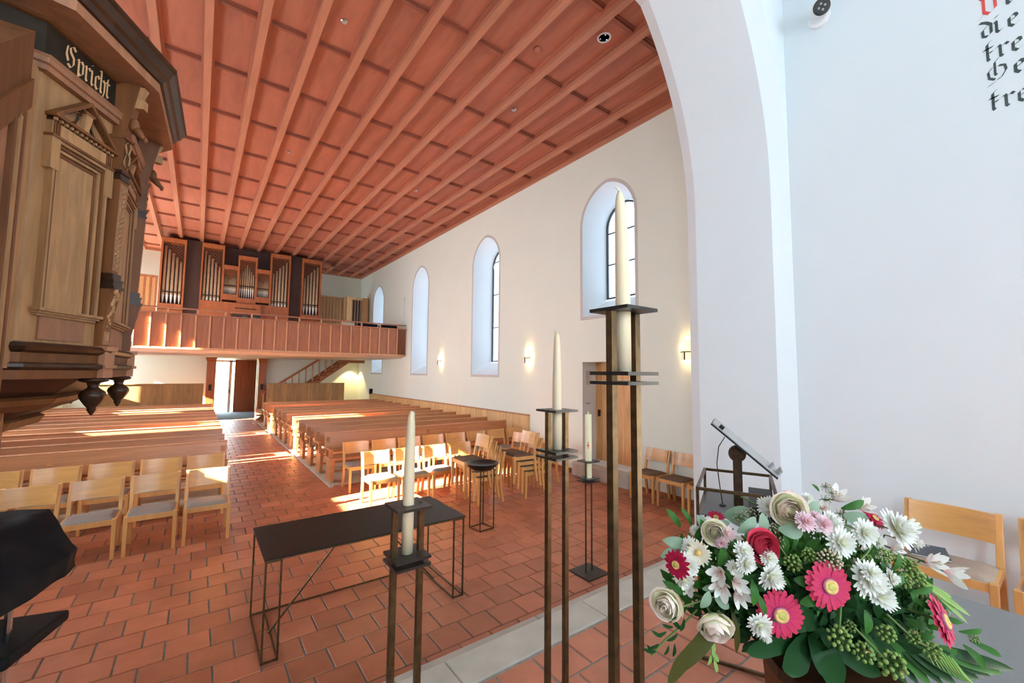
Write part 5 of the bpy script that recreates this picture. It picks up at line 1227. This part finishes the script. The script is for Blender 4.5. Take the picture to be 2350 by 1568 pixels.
# berries
for a in ((1855, 1274, .95, 15), (1819, 1292, .95, 18), (1926, 1464, .90, 24), (1979, 1496, .90, 22), (2046, 1524, .90, 28), (2033, 1454, .92, 19), (2139, 1493, .95, 19), (2095, 1462, .94, 14), (1951, 1438, .92, 12), (2086, 1300, .98, 18), (2102, 1328, .97, 18), (2074, 1332, .96, 15), (2112, 1356, .97, 16), (2058, 1288, .99, 15), (2030, 1276, .98, 14), (2235, 1465, 1.03, 10), (1990, 1285, .97, 12)): berries(*a)
berries(1903, 1286, .92, 24, 'berry_beige', 60, (0, .4), 'beige_seed_head', .13)
for a in ((1700, 1190, 1.06, 16), (1722, 1178, 1.07, 13), (1896, 1118, 1.10, 12), (1910, 1132, 1.10, 11), (1772, 1212, 1.0, 13), (1930, 1180, 1.07, 12), (1895, 1148, 1.09, 12), (1790, 1245, .98, 12)): berries(*a, mat='berry_beige', n=18, name='eucalyptus_seeds', br=.14)
# eucalyptus leaves
for a in ((1692, 1222, .97, 58, 35), (1748, 1225, .97, 46, 80), (1632, 1204, 1.02, 44, 5), (1662, 1180, 1.09, 64, 5), (1666, 1186, 1.08, 60, -12), (1626, 1228, 1.03, 48, 115), (1576, 1248, 1.0, 56, 172), (1570, 1262, 1.0, 58, 195), (1846, 1182, 1.0, 46, 40), (1786, 1214, .98, 56, -10), (1935, 1182, 1.04, 62, -22), (2080, 1240, 1.05, 48, 65), (1922, 1210, 1.02, 36, -5), (1608, 1395, .93, 42, 55), (1612, 1352, .95, 34, 10), (1640, 1370, .94, 38, -40)): leaf(*a, wd=rnd.uniform(.42, .6))
# fresh green leaves among the flowers
for a in ((1562, 1210, 1.05, 50, 125, .3), (1588, 1205, 1.05, 44, 118, .25), (1622, 1240, 1.0, 46, 100, .4), (1640, 1262, .97, 40, -50, .5), (1650, 1300, .95, 46, 70, .5), (1668, 1290, .95, 44, -80, .55), (1720, 1340, .93, 40, -70, .4), (1725, 1330, .92, 55, -95, .35), (1735, 1360, .92, 50, -75, .3), (1880, 1128, 1.1, 22, 130, .3), (1930, 1168, 1.08, 60, 18, .3), (1822, 1330, .93, 50, -10, .55), (1835, 1385, .91, 50, 20, .5), (1850, 1375, .92, 60, 5, .35), (2040, 1350, .94, 50, 35, .3), (2050, 1310, .97, 44, 60, .3), (2085, 1370, .96, 52, -30, .25), (2090, 1360, .95, 56, 12, .25), (2080, 1340, .97, 50, -80, .3), (1960, 1370, .92, 60, 20, .4), (2200, 1450, 1.02, 56, 5, .22), (2210, 1480, 1.02, 60, -55, .3), (2225, 1470, 1.03, 70, -28, .2), (1550, 1330, 1.0, 50, -30, .35), (1575, 1365, .98, 60, 150, .3), (1985, 1400, .92, 50, -100, .4)): leaf(*a[:5], mat='leaf_green', wd=a[5])
# slender trailing sprig on the left
for k, (x, y, an) in enumerate(((1545, 1440, 165), (1530, 1450, 195), (1520, 1462, 150), (1555, 1455, 210), (1562, 1445, 130), (1512, 1478, 200), (1535, 1482, 240), (1548, 1478, 260), (1508, 1495, 170), (1498, 1502, 120), (1570, 1420, 250), (1560, 1410, 215), (1636, 1470, 265), (1632, 1500, 250), (1638, 1512, 280), (1630, 1488, 300))): leaf(x, y, .94, rnd.uniform(24, 36), an, 'leaf_dark' if k < 12 else 'leaf_light', .28, (0, .1), 'sprig_leaf')
for pts in ([(1600, 1400, .95), (1560, 1440, .94), (1525, 1470, .94), (1495, 1505, .94)], [(1640, 1430, .94), (1637, 1480, .94), (1632, 1520, .94)], [(1700, 1140, 1.1), (1740, 1160, 1.06), (1780, 1190, 1.02)], [(1960, 1440, .9), (2010, 1490, .9), (2035, 1520, .9)], [(1930, 1380, .91), (1926, 1450, .9)], [(2035, 1410, .93), (2100, 1470, .94), (2140, 1490, .95)], [(1820, 1300, .95), (1780, 1240, .98), (1740, 1180, 1.04)], [(1960, 1300, .95), (1990, 1270, .97), (2010, 1240, .99)], [(1560, 1395, .95), (1640, 1370, .95), (1720, 1360, .98)]):
    m = MB(); m.tube([axial(*p) - FO for p in pts], .0022, 5); m.build('stem', 'stem_green', fa)
# big dark leaves at the foot: fatsia lobes, fern fronds, aspidistra blade, variegated blades
for pts, wd in (([(1850, 1455, .96), (1800, 1478, .93), (1745, 1492, .91), (1712, 1498, .91)], 40), ([(1855, 1460, .95), (1835, 1500, .92), (1822, 1540, .91), (1818, 1556, .91)], 58), ([(1865, 1462, .95), (1890, 1500, .91), (1915, 1545, .90), (1925, 1590, .90)], 62), ([(1880, 1460, .96), (1935, 1490, .92), (1990, 1530, .91), (2022, 1552, .91)], 48), ([(1890, 1440, .97), (1870, 1420, .94), (1840, 1430, .93), (1810, 1450, .93)], 44)):
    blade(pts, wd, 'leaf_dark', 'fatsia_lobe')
for k in range(11):
    x0, y0 = 1975 + 15 * k, 1440 + 4 * k; an = math.radians(-58 + 4.2 * k); L_ = 150 + 6 * k
    blade([(x0, y0, .96 + .006 * k), (x0 + L_ * .4 * math.cos(an), y0 - L_ * .4 * math.sin(an), .95 + .006 * k), (x0 + L_ * .75 * math.cos(an), y0 - L_ * .75 * math.sin(an), .96 + .007 * k), (x0 + L_ * math.cos(an), y0 - L_ * math.sin(an), .97 + .009 * k)], 30 if k % 2 else 24, 'leaf_dark' if k % 3 else 'leaf_green', 'frond_leaf', (.2, .5))
blade([(1655, 1405, .95), (1640, 1440, .93), (1605, 1485, .92), (1560, 1530, .92), (1532, 1575, .92)], 40, 'leaf_olive', 'aspidistra_leaf')
blade([(1680, 1400, .95), (1690, 1440, .93), (1692, 1470, .93), (1690, 1500, .93)], 15, 'leaf_olive', 'aspidistra_leaf')
for x1, y1 in ((2222, 1432), (2200, 1400), (2185, 1372), (2228, 1415)): blade([(2098, 1322, .97), (2140, 1350, .98), ((2140 + x1) / 2, (1350 + y1) / 2, .99), (x1, y1, 1.0)], 15, 'leaf_light', 'variegated_blade', (.2, .4))
for k in range(9): blade([(2120 + 8 * k, 1470 + 5 * k, .96), (2132 + 10 * k, 1500 + 6 * k, .96), (2146 + 13 * k, 1530 + 7 * k, .97)], 7, 'leaf_light', 'grass_blade', (.1, .4))
# dense green filling in the heart of the arrangement
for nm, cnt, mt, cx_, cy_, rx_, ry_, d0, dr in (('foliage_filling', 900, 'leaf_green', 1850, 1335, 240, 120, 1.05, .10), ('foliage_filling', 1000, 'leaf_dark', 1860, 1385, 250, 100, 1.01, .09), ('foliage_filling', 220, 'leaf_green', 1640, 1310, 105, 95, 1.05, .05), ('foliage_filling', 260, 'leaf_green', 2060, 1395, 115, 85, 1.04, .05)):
    m = MB()
    for k in range(cnt):
        while True:
            u, v, w_ = rnd.uniform(-1, 1), rnd.uniform(-1, 1), rnd.uniform(-1, 1)
            if u*u + v*v + w_*w_ < 1: break
        px = cx_ + rx_ * u; py = cy_ - ry_ * v + 20 * abs(u); dp = d0 + dr * w_
        L_ = rnd.uniform(22, 48) * dp / FPX; o = axial(px, py, dp) - FO; an = rnd.uniform(0, 2 * PI); nrm = look(rnd.uniform(-.7, .7), rnd.uniform(-.4, .9)); d = CR * math.cos(an) + CU * math.sin(an); d = (d - nrm * d.dot(nrm)).normalized(); s_ = d.cross(nrm); rows = []
        for q in range(4):
            t = q / 3; h = L_ * .22 * math.sin(PI * (t * .9 + .06)); m.t = t; p = o + d * L_ * t + nrm * L_ * .1 * math.sin(PI * t)
            rows.append([m.P(p - s_ * h), m.P(p + s_ * h)])
        for p, q in zip(rows, rows[1:]): m.face((p[0], p[1], q[1], q[0]))
    stuff(m.build(nm, mt, fa, smooth=True, tip=True))
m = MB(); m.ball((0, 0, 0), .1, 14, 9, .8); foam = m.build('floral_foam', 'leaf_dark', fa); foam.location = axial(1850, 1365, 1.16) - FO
